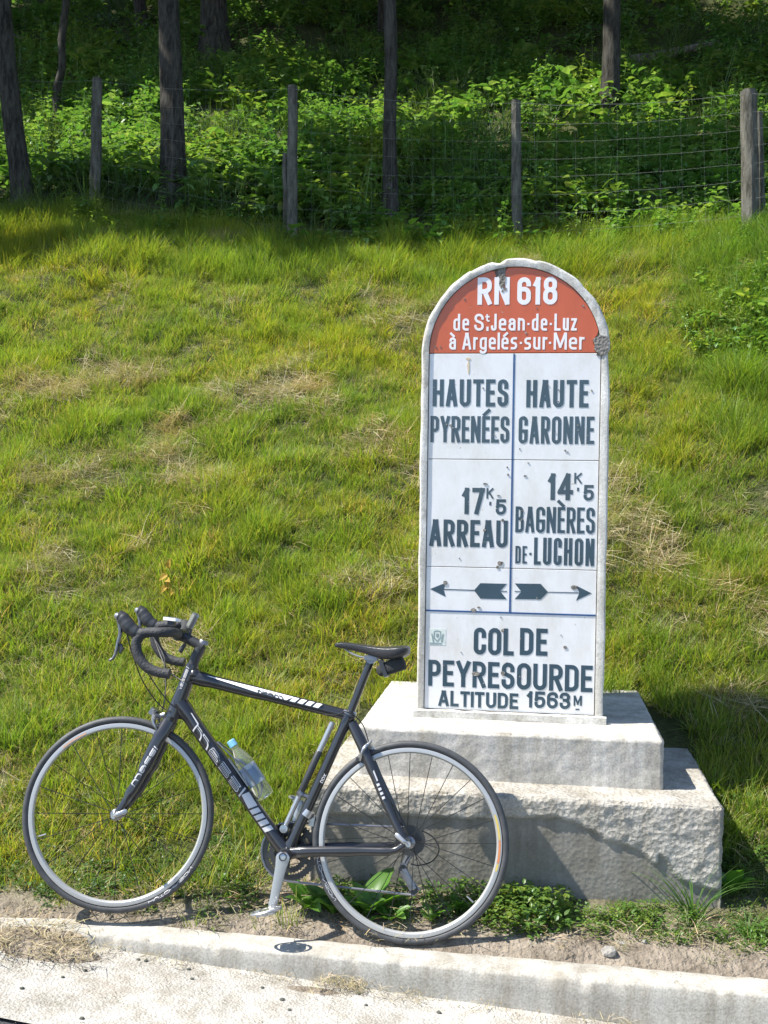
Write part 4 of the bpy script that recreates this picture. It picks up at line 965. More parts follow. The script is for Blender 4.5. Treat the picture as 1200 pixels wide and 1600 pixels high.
k = MB(); f_ = LB/.22
k.lathe(ca, ax_, [(0, .012*f_), (.0125, .012*f_), (.0125, .024*f_), (.0145, .026*f_), (.0145, .029*f_), (.0125, .031*f_), (.017, .042*f_), (.025, .06*f_), (.0295, .078*f_), (.0310, .09*f_), (.030, .093*f_), (.0310, .097*f_), (.0305, .125*f_), (.0290, .13*f_), (.0305, .135*f_), (.0305, .165*f_), (.0290, .168*f_), (.0310, .173*f_), (.031, .208*f_), (.028, .218*f_), (.02, .220*f_), (.008, .212*f_), (0, .210*f_)], 28)
obj('bottle_body', k.mesh('bottle_body'), M['pet'], bt)
k = MB(); k.lathe(ca, ax_, [(0, 0), (.0135, 0), (.015, .002), (.0152, .018*f_), (.0152, .022*f_), (.0132, .023*f_)], 22); obj('bottle_cap', k.mesh('bottle_cap'), plain('pale_blue_cap', (.22, .50, .68), .4), bt)
k = MB(); k.lathe(ca, ax_, [(.0316, .098*f_), (.0316, .168*f_)], 28); obj('bottle_label', k.mesh('bottle_label'), M['label'], bt)
k = MB(); dc = (bb-c).normalized(); up2 = Vector((0, 1, 0)).cross(dc); up2 = -up2 if up2.z < 0 else up2
def cagept(s, off_, v): return c.lerp(bb, s)+up2*v+Vector((0, off_, 0))
for s in (-1, 1): k.tube(catmull([cagept(.30, s*.010, .03), cagept(.45, s*.033, .052), cagept(.60, s*.034, .06), cagept(.66, s*.024, .048), cagept(.67, s*.008, .034), cagept(.62, s*.006, .028)], 5), .0028, 7)
k.box((-.06, -.010, -.003), (.06, .010, .003), Matrix.Translation(cagept(.5, 0, .0285)) @ Matrix.Rotation(-math.atan2(dc.z, dc.x), 4, 'Y'))
obj('bottle_cage', k.mesh('bottle_cage'), M['dark_alu'], bike)
# saddle bag
sb = MB(); T = Matrix.Translation(B(612, 1036, 0)) @ Matrix.Rotation(R_(-22), 4, 'Y').inverted()
bm_ = bmesh.new(); bmesh.ops.create_cube(bm_, size=1); bmesh.ops.subdivide_edges(bm_, edges=bm_.edges, cuts=3, use_grid_fill=True)
for v in bm_.verts:
    q = v.co.copy(); q = q.lerp(q.normalized()*.62, .35); v.co = Vector((q.x*.088, q.y*(.052+.02*(q.x+.5)), q.z*(.040+.014*q.x)))
bm_.transform(Matrix.Rotation(R_(0), 4, 'Y')); me = bpy.data.meshes.new('saddle_bag'); bm_.to_mesh(me); bm_.free(); me.polygons.foreach_set('use_smooth', [True]*len(me.polygons))
bag = obj('saddle_bag', me, M['cloth']); bag.matrix_world = BM @ Matrix.Translation(B(611, 1042, 0)) @ Matrix.Rotation(R_(-24), 4, 'Y') @ Matrix.Scale(1.15, 4)
bag['label'] = 'small black wedge bag strapped beneath the bicycle saddle'; bag['category'] = 'saddle bag'
k = MB(); k.box((-.006, -.034, -.026), (.006, .034, .028)); stp = obj('bag_strap', k.mesh('bag_strap'), M['plastic'], bag); stp.location = (-.022, 0, .002)
# handlebar computer and phone
cp = carried('bicycle_computer', 'flat oval bicycle computer with a white rim lying over the handlebar clamp', 'computer')
q = B(269, 968, -.02); T = Matrix.Translation(q) @ Matrix.Rotation(R_(2), 4, 'Y')
def rbox(mb, hx, hy, hz, T, n=6, r=.3):
    pts_ = []
    for (sx, sy, a0) in ((1, 1, 0), (-1, 1, 90), (-1, -1, 180), (1, -1, 270)):
        rr_ = min(hx, hy)*r*2 if r <= .5 else min(hx, hy)
        for i in range(n+1): a = R_(a0+90*i/n); pts_.append((sx*(hx-rr_)+rr_*math.cos(a), sy*(hy-rr_)+rr_*math.sin(a)))
    m = len(pts_); mb.add([T @ Vector((x, y, s*hz)) for s in (-1, 1) for x, y in pts_], [tuple(range(m))[::-1], tuple(range(m, 2*m))]+[(i, (i+1) % m, (i+1) % m+m, i+m) for i in range(m)])
k = MB(); rbox(k, .030, .022, .0055, T); obj('computer_case', k.mesh('computer_case'), M['white'], cp)
k = MB(); rbox(k, .026, .018, .001, T @ Matrix.Translation((0, 0, .0066))); obj('computer_screen', k.mesh('computer_screen'), M['dark_alu'], cp)
k = MB(); k.box((-.012, -.012, -.02), (.012, .012, -.0055), T); obj('computer_mount', k.mesh('computer_mount'), M['plastic'], cp)
phn = carried('phone', 'small silver edged phone clipped upright to the bicycle stem', 'phone')
q = B(301, 970, -.0); T = Matrix.Translation(q) @ Matrix.Rotation(R_(22), 4, 'Y') @ Matrix.Rotation(R_(35), 4, 'Z') @ Matrix.Rotation(R_(90), 4, 'Y')
k = MB(); rbox(k, .030, .021, .0075, T, r=.2); obj('phone_case', k.mesh('phone_case'), M['dark_alu'], phn)
k = MB(); rbox(k, .0305, .0215, .002, T @ Matrix.Translation((0, 0, .004)), r=.2); obj('phone_edge', k.mesh('phone_edge'), M['alu'], phn)
k = MB(); rbox(k, .0235, .016, .0008, T @ Matrix.Translation((0, 0, -.0080)), r=.1); obj('phone_screen', k.mesh('phone_screen'), plain('phone_glass', (.16, .17, .16), .1), phn)
k = MB(); k.tube([q+Vector((-.004, 0, -.028)), B(297, 990, 0), B(292, 998, 0)], [.006, .006, .012], 10); obj('phone_mount', k.mesh('phone_mount'), M['plastic'], phn)
k = MB(); k.tube([B(290, 1006, -.02), B(284, 1014, -.02), B(281, 1019, -.02)], [.005, .009, .008], 10); obj('bell', k.mesh('bell'), M['plastic'], bike)

# ------------------------------------------------------------------ fence
FY = 10.42
fence = thing('wire_fence', 'wire mesh stock fence on weathered wooden posts along the foot of the wood', 'fence', tuple(onY(457, 375, FY)))
fo = -Vector(fence.location)
posts = [((148, 330), (152, 123), 10.9, 17), ((457, 375), (457, 135), 10.42, 17), ((809, 400), (806, 158), 10.35, 15), ((1174, 352), (1169, 143), 9.6, 26), ((1192, 350), (1185, 176), 9.75, 12), ((447, 372), (446, 240), 10.5, 9)]
pt = []
for i, (a_, b_, Y, wpx) in enumerate(posts):
    p0, p1 = onY(*a_, Y), onY(*b_, Y+.03); p0.z = H(p0.x, p0.y)-.15; r_ = wpx/2*Y/FPX; mb = MB(); vs = []; n = 12; m = 16
    for j in range(m):
        t_ = j/(m-1); cpt = p0.lerp(p1, t_)
        for k_ in range(n):
            an = 2*math.pi*k_/n; rr_ = r_*(1.06-.1*t_)*(1+.13*noise.noise(Vector((math.cos(an)*1.5, math.sin(an)*1.5, i*7+t_*1.3))))
            vs.append(cpt+Vector((math.cos(an)*rr_+.012*noise.noise(Vector((i*3, t_*3, 0))), math.sin(an)*rr_, (.02*noise.noise(Vector((math.cos(an)*2, math.sin(an)*2, i))) if j == m-1 else 0))))
    mb.add([v+fo for v in vs], [(j*n+k_, j*n+(k_+1) % n, (j+1)*n+(k_+1) % n, (j+1)*n+k_) for j in range(m-1) for k_ in range(n)]+[tuple((m-1)*n+k_ for k_ in range(n))])
    obj('fence_post', mb.mesh('fence_post'), M['post'], fence); pt.append((p0, p1))
runs = [(onY(-160, 300, 11.4), onY(-165, 110, 11.4)), pt[0], pt[1], pt[2], pt[3], (onY(1300, 330, 9.4), onY(1300, 120, 9.4))]
runs[0][0].z = H(runs[0][0].x, runs[0][0].y)-.1; runs[5][0].z = H(runs[5][0].x, runs[5][0].y)-.1
rowsF = [.97, .84, .71, .59, .47, .35, .22, .10]
for ri, fr_ in enumerate(rowsF):
    pts_ = []
    for (A0, A1), (B0, B1) in zip(runs[:-1], runs[1:]):
        pA, pB = (A0+Vector((0, 0, .15))).lerp(A1, fr_), (B0+Vector((0, 0, .15))).lerp(B1, fr_)
        for j in range(10):
            t_ = j/10; q = pA.lerp(pB, t_); q.z -= .05*4*t_*(1-t_)*(1 if ri < 2 else .6)+.012*noise.noise(Vector((q.x*3, ri, 0))); q.y -= .06; pts_.append(q+fo)
    mb = MB(); mb.tube(pts_, .0009 if ri else .0014, 4, cap=False); obj('fence_wire', mb.mesh('fence_wire'), M['steel'], fence)
for (A0, A1), (B0, B1) in zip(runs[:-1], runs[1:]):
    L_ = (A0-B0).length; n = int(L_/.19)
    for j in range(1, n):
        t_ = j/n; mb = MB(); lean_ = .03*noise.noise(Vector((j*1.7, A0.x, 0)))
        pts_ = []
        for fr_ in (.97, .71, .47, .22, .05):
            q = (A0+Vector((0, 0, .15))).lerp(A1, fr_).lerp((B0+Vector((0, 0, .15))).lerp(B1, fr_), t_); q.z -= .05*4*t_*(1-t_); q.y -= .062; q.x += lean_*fr_; pts_.append(q+fo)
        mb.tube(pts_, .00045, 3, cap=False); obj('stay_wire', mb.mesh('stay_wire', False), M['steel'], fence)

# ------------------------------------------------------------------ vegetation
src = bpy.data.collections.new('vegetation_pieces')
def attr_col(me, cols):
    a = me.color_attributes.new('bcol', 'FLOAT_COLOR', 'POINT'); a.data.foreach_set('color', np.array(cols, dtype=np.float32).ravel())
class PB:                                             # plant builder: geometry + a colour for each vertex
    def __init__(s): s.v = []; s.f = []; s.c = []
    def blade(s, base, az, h, wd, bend, colr, seg=3, tip=.12, lean=0.):
        d = np.array([math.cos(az), math.sin(az), 0]); sd_ = np.array([-math.sin(az), math.cos(az), 0]); n0 = len(s.v)
        tw = random.uniform(-.6, .6); sd_ = sd_*math.cos(tw)+np.array([0, 0, 0])+d*math.sin(tw)
        p = np.array(base, float); a = lean
        for i in range(seg+1):
            t = i/seg; wv = wd*(1-t)**.7 if i < seg else wd*tip
            s.v += [tuple(p-sd_*wv/2), tuple(p+sd_*wv/2)]; k = .72+.45*t
            s.c += [(colr[0]*k, colr[1]*k, colr[2]*k, 1)]*2
            a2 = a+bend*(t+.3); p = p+(np.array([0, 0, 1])*math.cos(a2)+d*math.sin(a2))*h/seg
        s.f += [(n0+2*i, n0+2*i+1, n0+2*i+3, n0+2*i+2) for i in range(seg)]
    def leaf(s, base, dirv, up, L, W, colr, fold=.25, droop=.2):
        d = Vector(dirv).normalized(); u = (Vector(up)-d*Vector(up).dot(d)).normalized(); r = d.cross(u); b = Vector(base); n0 = len(s.v)
        pts_ = [(0, 0, 0), (.28, -.42, .42), (.28, 0, 0), (.28, .42, .42), (.62, -.36, .4), (.62, 0, 0), (.62, .36, .4), (1, 0, 0)]
        for l, w_, f in pts_:
            s.v.append(tuple(b+d*(l*L)+r*(w_*W)+u*(f*abs(w_)*fold*W*2-droop*L*l*l)))
            k = .85 if w_ == 0 else 1.05; s.c.append((colr[0]*k, colr[1]*k, colr[2]*k, 1))
        s.f += [tuple(n0+i for i in q) for q in [(0, 2, 1), (0, 3, 2), (1, 2, 5, 4), (2, 3, 6, 5), (4, 5, 7), (5, 6, 7)]]
    def mesh(s, name, mat, smooth=False):
        me = mkmesh(name, s.v, s.f, smooth); attr_col(me, s.c); me.materials.append(mat); return me
def piece(name, me):
    o = bpy.data.objects.new(name, me); src.objects.link(o); return o
def scatter(name, pts_, rots, scl, idx, shift, pieces, **kw):
    me = bpy.data.meshes.new(name); me.vertices.add(len(pts_)); me.vertices.foreach_set('co', np.array(pts_, np.float32).ravel())
    for nm, ty, key, arr in (('rot', 'FLOAT_VECTOR', 'vector', rots), ('scl', 'FLOAT', 'value', scl), ('idx', 'INT', 'value', idx), ('shift', 'FLOAT', 'value', shift)):
        a = me.attributes.new(nm, ty, 'POINT'); a.data.foreach_set(key, np.array(arr, np.int32 if ty == 'INT' else np.float32).ravel())
    c = bpy.data.collections.new(name+'_pieces')
    for i, p_ in enumerate(pieces): p_.name = '%s_%02d' % (name, i); c.objects.link(p_)
    o = obj(name, me, None, kind='stuff', **kw)
    g = bpy.data.node_groups.new(name, 'GeometryNodeTree'); g.interface.new_socket('Geometry', in_out='INPUT', socket_type='NodeSocketGeometry'); g.interface.new_socket('Geometry', in_out='OUTPUT', socket_type='NodeSocketGeometry')
    n = g.nodes; gi = n.new('NodeGroupInput'); go = n.new('NodeGroupOutput'); ip = n.new('GeometryNodeInstanceOnPoints'); ci = n.new('GeometryNodeCollectionInfo')
    ci.inputs[0].default_value = c; ci.inputs[1].default_value = True; ci.inputs[2].default_value = True
    def na(nm, dt): x = n.new('GeometryNodeInputNamedAttribute'); x.data_type = dt; x.inputs[0].default_value = nm; return x.outputs[0]
    er = n.new('FunctionNodeEulerToRotation'); L = g.links.new
    L(na('rot', 'FLOAT_VECTOR'), er.inputs[0]); L(gi.outputs[0], ip.inputs['Points']); L(ci.outputs[0], ip.inputs['Instance']); ip.inputs['Pick Instance'].default_value = True
    L(na('idx', 'INT'), ip.inputs['Instance Index']); L(er.outputs[0], ip.inputs['Rotation']); L(na('scl', 'FLOAT'), ip.inputs['Scale']); L(ip.outputs[0], go.inputs[0])
    md = o.modifiers.new('scatter', 'NODES'); md.node_group = g
    return o
GR = [(.155, .24, .032), (.19, .265, .036), (.235, .285, .042), (.115, .19, .030), (.27, .295, .06)]
ST = [(.46, .38, .22), (.38, .31, .18), (.54, .47, .30), (.32, .25, .14)]
U = random.uniform
def jc(c, j=.18): k = U(1-j, 1+j); return (c[0]*k*U(.9, 1.1), c[1]*k, c[2]*k*U(.85, 1.15))
def tuft(n, h0, h1, rad, w0, w1, cols, bend, lean=.35, seg=3, dry=0.):
    b = PB()
    for i in range(n):
        r_ = rad*math.sqrt(U(0, 1)); a = U(0, 6.283); c = jc(random.choice(ST if U(0, 1) < dry else cols))
        b.blade((r_*math.cos(a), r_*math.sin(a), -.012), a+U(-1.3, 1.3), U(h0, h1), U(w0, w1), U(*bend), c, seg, lean=U(0, lean))
    return b
tufts = [piece('t', tuft(34, .07, .17, .06, .0035, .006, GR, (.2, 1.2)).mesh('grass_tuft', M['grass'])) for _ in range(5)]
tufts += [piece('t', tuft(38, .035, .10, .07, .003, .0055, GR, (.3, 1.6), .6, dry=.3).mesh('grass_short', M['grass'])) for _ in range(4)]
def strawm(n, L0, L1, rad):
    b = PB()
    for i in range(n):
        a = U(0, 6.283); b.blade((U(-rad, rad), U(-rad, rad), U(.0, .045)), a, U(L0, L1), U(.002, .004), U(-.25, .5), jc(random.choice(ST), .25), 3, lean=U(1.0, 1.55))
    return b
tufts += [piece('s', strawm(22, .06, .2, .07).mesh('dry_grass', M['straw'])) for _ in range(3)]
tufts += [piece('t', tuft(26, .14, .30, .07, .004, .0075, GR, (.3, 1.3)).mesh('grass_long', M['grass'])) for _ in range(3)]
def weedlet(n, rad, L0, L1, cols, hh=.05):
    b = PB()
    for i in range(n):
        r_ = rad*math.sqrt(U(0, 1)); a = U(0, 6.283); p_ = (r_*math.cos(a), r_*math.sin(a), U(.0, hh)); az = U(0, 6.283); el = U(-.1, .9)
        b.leaf(p_, (math.cos(az)*math.cos(el), math.sin(az)*math.cos(el), math.sin(el)), (0, 0, 1), U(L0, L1), U(L0, L1)*.7, jc(random.choice(cols)), .3, .3)
    return b
WC = [(.075, .14, .022), (.10, .17, .03), (.055, .11, .02)]
tufts += [piece('w', weedlet(26, .07, .014, .03, WC).mesh('small_weeds', M['leaf'])) for _ in range(3)]
# kinds: 0-4 tall tuft, 5-8 short, 9-11 straw, 12-14 long, 15-17 small weeds
def nz(x, y, s, k): return noise.noise(Vector((x*s, y*s, k)))
P = []; Rr = []; Sc = []; Ix = []; Sh = []
def put(x, y, kind, s, sh, lift=0):
    P.append((x, y, H(x, y)-.004+lift)); sl_ = (H(x, y+.1)-H(x, y-.1))/.2
    Rr.append((math.atan(sl_)*.45*(1 if kind < 9 or kind > 11 else 2.2)+U(-.15, .15), U(-.15, .15), U(0, 6.283))); Sc.append(s); Ix.append(kind); Sh.append(min(1, max(0, sh)))
def inside_plinth(x, y): return PX0-.02 < x < PX1+.02 and PYF-.02 < y < PYB+.0
y = 3.56
N_ = 0
while y < 10.6:
    dens = 980 if y < 6 else (800 if y < 8 else 640)
    dy = .1; x0, x1 = -.535*y-1.0, .27*y+1.3
    for _ in range(int(dens*dy*(x1-x0))):
        x = U(x0, x1); yy = y+U(0, dy)
        if inside_plinth(x, yy): continue
        tf = turf(x, yy)
        n1 = nz(x, yy, 1.1, 1)+.55*nz(x, yy, 3.1, 2)+.3*nz(x, yy, 8, 7); n2 = nz(x, yy, 1.7, 5)+.6*nz(x, yy, 5, 6); cl = .85+.55*nz(x, yy, 3.3, 31)+.35*nz(x, yy, 9, 33)
        if yy < 4.1 and x > -.5:                     # scruffy strip before the plinth
            if U(0, 1) > (.14 if x < .25 else .34)+(.5 if PX1 < x else 0)*(yy > 3.72)-(.25 if yy < 3.64 else 0): continue
            put(x, yy, random.choice([5, 6, 7, 15, 16]), U(.35, .7), .5+.3*n1); continue
        if tf < 1 and U(0, 1) > tf*.9+.05: continue
        if yy < 4.4 and x < -.9:                      # low fresh weeds below the front wheel
            lo = (yy-3.6)/.8
            if U(0, 1) > .1+.9*lo: k_ = random.choice([15, 16, 17, 5, 6]); put(x, yy, k_, U(.5, .9), .35+.3*n1); continue
        dryz = n1 > (.75 if (x < -1 and yy < 4.9) else (.42 if x > .7 else .26))
        if U(0, 1) < (.62 if dryz else .10): put(x, yy, random.choice([9, 10, 11]), U(.5, 1.0)*(1.1 if dryz else .8), .5+.25*n2, .02 if dryz else 0)
        if dryz and U(0, 1) < .45: continue
        tall = n2 > .12
        if yy > 9.3 or (x > 1.2 and yy > 6.8): k_ = random.choice([12, 13, 14, 0, 1]); s_ = U(.7, 1.1)
        elif tall and U(0, 1) < .7: k_ = random.choice([0, 1, 2, 3, 4]); s_ = U(.75, 1.25)
        else: k_ = random.choice([5, 6, 7, 8, 0]); s_ = U(.8, 1.3)
        right = max(0, min(1, (x-.9)/1.2))
        put(x, yy, k_, max(.35, s_*cl), .56+.42*nz(x, yy, .9, 11)+.3*nz(x, yy, 4, 12)+U(-.14, .14)-.38*right*(yy > 6.3))
    y += dy
grass = scatter('grass', P, Rr, Sc, Ix, Sh, tufts, label='rough green bank grass mixed with dry mown straw')

# leafy growth along the plinth foot, and on the right of the bank
WL = [(.10, .19, .03), (.08, .155, .025), (.13, .21, .035)]
clv = [piece('c', weedlet(48, .07, .016, .032, WL, .085).mesh('low_weeds', M['leaf'])) for _ in range(4)]
P = []; Rr = []; Sc = []; Ix = []; Sh = []
for _ in range(210):
    x = U(-.25, .60); y = U(3.62, 3.85); e_ = (y-3.62)/.23
    dz = 1 if -.12 < x < .14 else .55
    if U(0, 1) > (.25+.9*e_)*dz: continue
    put(x, y, random.choice([0, 1, 2, 3]), U(.5, .8)*(1.25 if x < .12 else .75), .55+U(-.2, .3))
for _ in range(50): put(U(.3, 1.35), U(3.62, 3.8), random.choice([0, 1, 2]), U(.35, .6), .5)
for _ in range(90): put(U(.72, 1.4), U(3.7, 4.6), random.choice([0, 1, 2]), U(.4, .7), .3)
for _ in range(60): put(U(-.75, -.2), U(3.66, 3.84), random.choice([0, 1, 2]), U(.4, .7), .3)
scatter('low_weeds', P, Rr, Sc, Ix, Sh, clv, label='bright low weeds sprouting along the foot of the plinth')

def big_leaf_mesh(name, L, W, colr, wav=.1):
    n = 8; vs = []; cs = []
    for i in range(n+1):
        t = i/n; wv = W*(math.sin(math.pi*min(1, t*.96+.04))**.75)*(1-.25*t)
        for j in (-1, -.5, 0, .5, 1):
            vs.append((t*L*math.cos(t*.5), j*wv/2, .22*abs(j)*wv+L*t*.10-L*.35*t*t+wav*W*.25*math.sin(t*14+j*2)*abs(j)))
            k = .8 if j == 0 else 1.0; cs.append((colr[0]*k, colr[1]*k, colr[2]*k, 1))
    fs = [(i*5+j, i*5+j+1, (i+1)*5+j+1, (i+1)*5+j) for i in range(n) for j in range(4)]
    me = mkmesh(name, vs, fs, True); attr_col(me, cs); me.materials.append(M['leaf']); return me
leafM = [big_leaf_mesh('leaf', .12, .055, (.14, .25, .04)), big_leaf_mesh('leaf', .10, .05, (.18, .29, .05)), big_leaf_mesh('leaf', .075, .035, (.12, .21, .04))]
def dock(loc, label, n, el0, s, tilt=0):
    d_ = thing('dock_plant', label, 'plant', loc, 'broad-leaved weeds around the bicycle and plinth')
    for i in range(n):
        lf = obj('leaf', random.choice(leafM), None, d_); a = 2.4*i+tilt
        lf.rotation_euler = (U(-.3, .3), -U(*el0)-.15, a); lf.location = (.008*math.cos(a), .008*math.sin(a), .0); k = 1.35*s*U(.75, 1.15); lf.scale = (k, k, k)
def gz_(px, py): q = ground(px, py, 3.5); return q
for (px, py, n, el, s, lab) in [(575, 1432, 9, (.5, 1.2), 1.25, 'tall broad-leaved weed growing behind the rear wheel against the plinth'),
                                (520, 1428, 8, (.2, .9), .9, 'broad-leaved weed just behind the left edge of the rear wheel'),
                                (478, 1420, 8, (.3, 1.0), .95, 'broad-leaved weed between the pedal and the rear wheel'),
                                (610, 1440, 7, (.2, .8), .7, 'small leafy weed low behind the rear hub'),
                                (672, 1440, 7, (.2, .9), .6, 'small leafy weed behind the lower right spokes of the rear wheel'),
                                (1145, 1400, 8, (.5, 1.1), .9, 'dark leafy weed in shade beside the right corner of the plinth'),
                                (715, 1425, 7, (.3, 1.0), .55, 'small bright weed sprouting behind the right rim of the rear wheel')]:
    q = gz_(px, py); y_ = min(q.y, 3.82) if px < 1100 else q.y; dock((q.x, y_, H(q.x, y_)), lab, n, el, s, px)
def clump(loc, label, n, h, wd, dry=0., cat='grass clump', bend=(.5, 1.7)):
    b = PB()
    for i in range(n):
        a = U(0, 6.283); b.blade((.03*math.cos(a)*U(0, 1), .03*math.sin(a)*U(0, 1), 0), a, U(h*.45, h), U(wd*.6, wd), U(*bend), jc(random.choice(ST if U(0, 1) < dry else [(.13, .21, .05), (.17, .25, .07), (.10, .17, .04)])), 7, lean=U(0, .35))
    o = obj('grass_clump', b.mesh('grass_clump', M['grass']), None, loc=loc); o['label'] = label; o['category'] = cat
q = gz_(1085, 1440); clump((q.x, 3.80, H(q.x, 3.8)), 'tall arching grass clump at the right corner of the plinth', 46, .32, .0075)
clump((q.x-.03, 3.71, H(q.x, 3.7)), 'bleached straw-coloured grass clump in front of the tall green clump', 70, .15, .004, .85, bend=(.6, 2.2))
q = gz_(1160, 1440); clump((q.x, 3.72, H(q.x, 3.7)), 'short green grass clump right of the tall arching one', 60, .13, .005)
q = gz_(255, 1425)
# yellowed leaf on the bank
q = ground(262, 945, 3.6); b = PB(); 
for i in range(6): b.leaf((U(-.01, .01), 0, .05+.03*i), (U(-.5, .5), -.5, U(-.6, .9)), (0, -1, .5), .055, .04, (.60, .30, .06), .4, .5)
o = obj('withered_leaf', b.mesh('withered_leaf', M['straw']), None, loc=q); o['label'] = 'withered orange-yellow leaf standing in the grass above the handlebar'; o['category'] = 'leaf'

# ---- undergrowth beneath the trees
UC = [(.12, .23, .05), (.15, .26, .06), (.10, .19, .045), (.21, .31, .10)]
def herb(n, h, L0, L1, cols=UC):
    b = PB(); ns = random.randint(4, 6)
    for s_ in range(ns):
        a = U(0, 6.283); r_ = U(.02, .20); lean_ = U(.0, .35); hh = h*U(.6, 1.1); d = Vector((math.cos(a), math.sin(a), 0)); bs = d*r_
        b.blade(tuple(bs), a, hh, .008, .15, jc(cols[0]), 3, lean=lean_)
        for i in range(n//ns):
            t = .3+.7*i/(n/ns); p_ = bs+Vector((0, 0, 1))*hh*t*math.cos(lean_)+d*hh*t*math.sin(lean_); az = i*1.9+U(-.5, .5)+s_; el = U(-.35, .5)
            b.leaf(tuple(p_), (math.cos(az)*math.cos(el), math.sin(az)*math.cos(el), math.sin(el)), (0, 0, 1), U(L0, L1)*(1.2-.5*t), U(L0, L1)*.62*(1.2-.5*t), jc(random.choice(cols)), .3, .35)
    return b
hp = [piece('h', herb(36, .36, .09, .14).mesh('herb', M['leaf'])) for _ in range(4)]+[piece('h', herb(30, .28, .11, .18).mesh('herb_broad', M['leaf'])) for _ in range(3)]+[piece('h', herb(44, .50, .05, .09).mesh('nettle', M['leaf'])) for _ in range(2)]
hp += [piece('h', tuft(26, .25, .5, .14, .008, .014, [(.06, .11, .022), (.08, .13, .03)], (.2, 1.0)).mesh('wood_grass', M['grass'])) for _ in range(2)]
P = []; Rr = []; Sc = []; Ix = []; Sh = []
y = 10.05
while y < 34:
    dy = .3; x0, x1 = -.56*y-1.2, .28*y+1.2; dens = 24 if y < 13 else (15 if y < 18 else (6.5 if y < 24 else 4))
    for _ in range(int(dens*dy*(x1-x0))):
        x = U(x0, x1); yy = y+U(0, dy); v = nz(x, yy, .5, 3)
        if yy < 10.9 and U(0, 1) < .55: continue
        gr = nz(x, yy, .7, 21) > .22
        put(x, yy, random.choice([9, 10]) if gr and U(0, 1) < .8 else random.randint(0, 8), U(.7, 1.25)*(1.2 if yy < 18 else 1.35)*(1+.25*v)*(.75 if yy < 11 else 1), .45+.5*nz(x, yy, .8, 9)+U(-.15, .2))
    y += dy
scatter('undergrowth', P, Rr, Sc, Ix, Sh, hp, label='dense leafy undergrowth covering the floor of the wood')
P = []; Rr = []; Sc = []; Ix = []; Sh = []
for _ in range(170):                                   # bigger leaves spilling over the bank on the right
    px, py = U(1050, 1230), U(405, 610)
    if py < 430+(1200-px)*.5*.4: pass
    q = ground(px, py, 5.2)
    if (px-1165)**2/110**2+(py-500)**2/100**2 > U(.05, 1.3): continue
    put(q.x, q.y, random.randint(0, 8), U(.28, .6), .5+U(-.1, .4))
for _ in range(26):
    q = ground(U(960, 1180), U(330, 420), 6); put(q.x, q.y, random.randint(0, 8), U(.35, .6), .5)
hp2 = [piece('h', p_.data) for p_ in hp[:9]]
scatter('bank_weeds', P, Rr, Sc, Ix, Sh, hp2, label='broad-leaved weeds spreading over the right side of the bank')

# ---- trees: trunk (> limbs) and crown
def crown_mesh(name, R_x, R_z, n, L=.24):
    b = PB(); cl_ = [(U(-1, 1), U(-1, 1), U(-1, 1)) for _ in range(26)]; cl_ = [Vector(c).normalized()*U(.25, .95) for c in cl_]
    for i in range(n):
        c = random.choice(cl_); p_ = c+Vector((random.gauss(0, .2), random.gauss(0, .2), random.gauss(0, .17)))
        p_ = Vector((p_.x*R_x, p_.y*R_x, p_.z*R_z)); az = U(0, 6.283); el = U(-.7, .5)
        b.leaf(tuple(p_), (math.cos(az)*math.cos(el), math.sin(az)*math.cos(el), math.sin(el)), (U(-.4, .4), U(-.4, .4), 1), U(.6, 1.2)*L, U(.6, 1.1)*L*.7, jc([(.035, .075, .018), (.045, .09, .02), (.028, .06, .016)][i % 3]), .2, .15)
    return b.mesh(name, M['crown'])
CR = [crown_mesh('crown', 2.4, 1.7, 3000, .34) for _ in range(3)]
CW = [crown_mesh('crown', 3.4, 1.7, 4600, .36) for _ in range(2)]
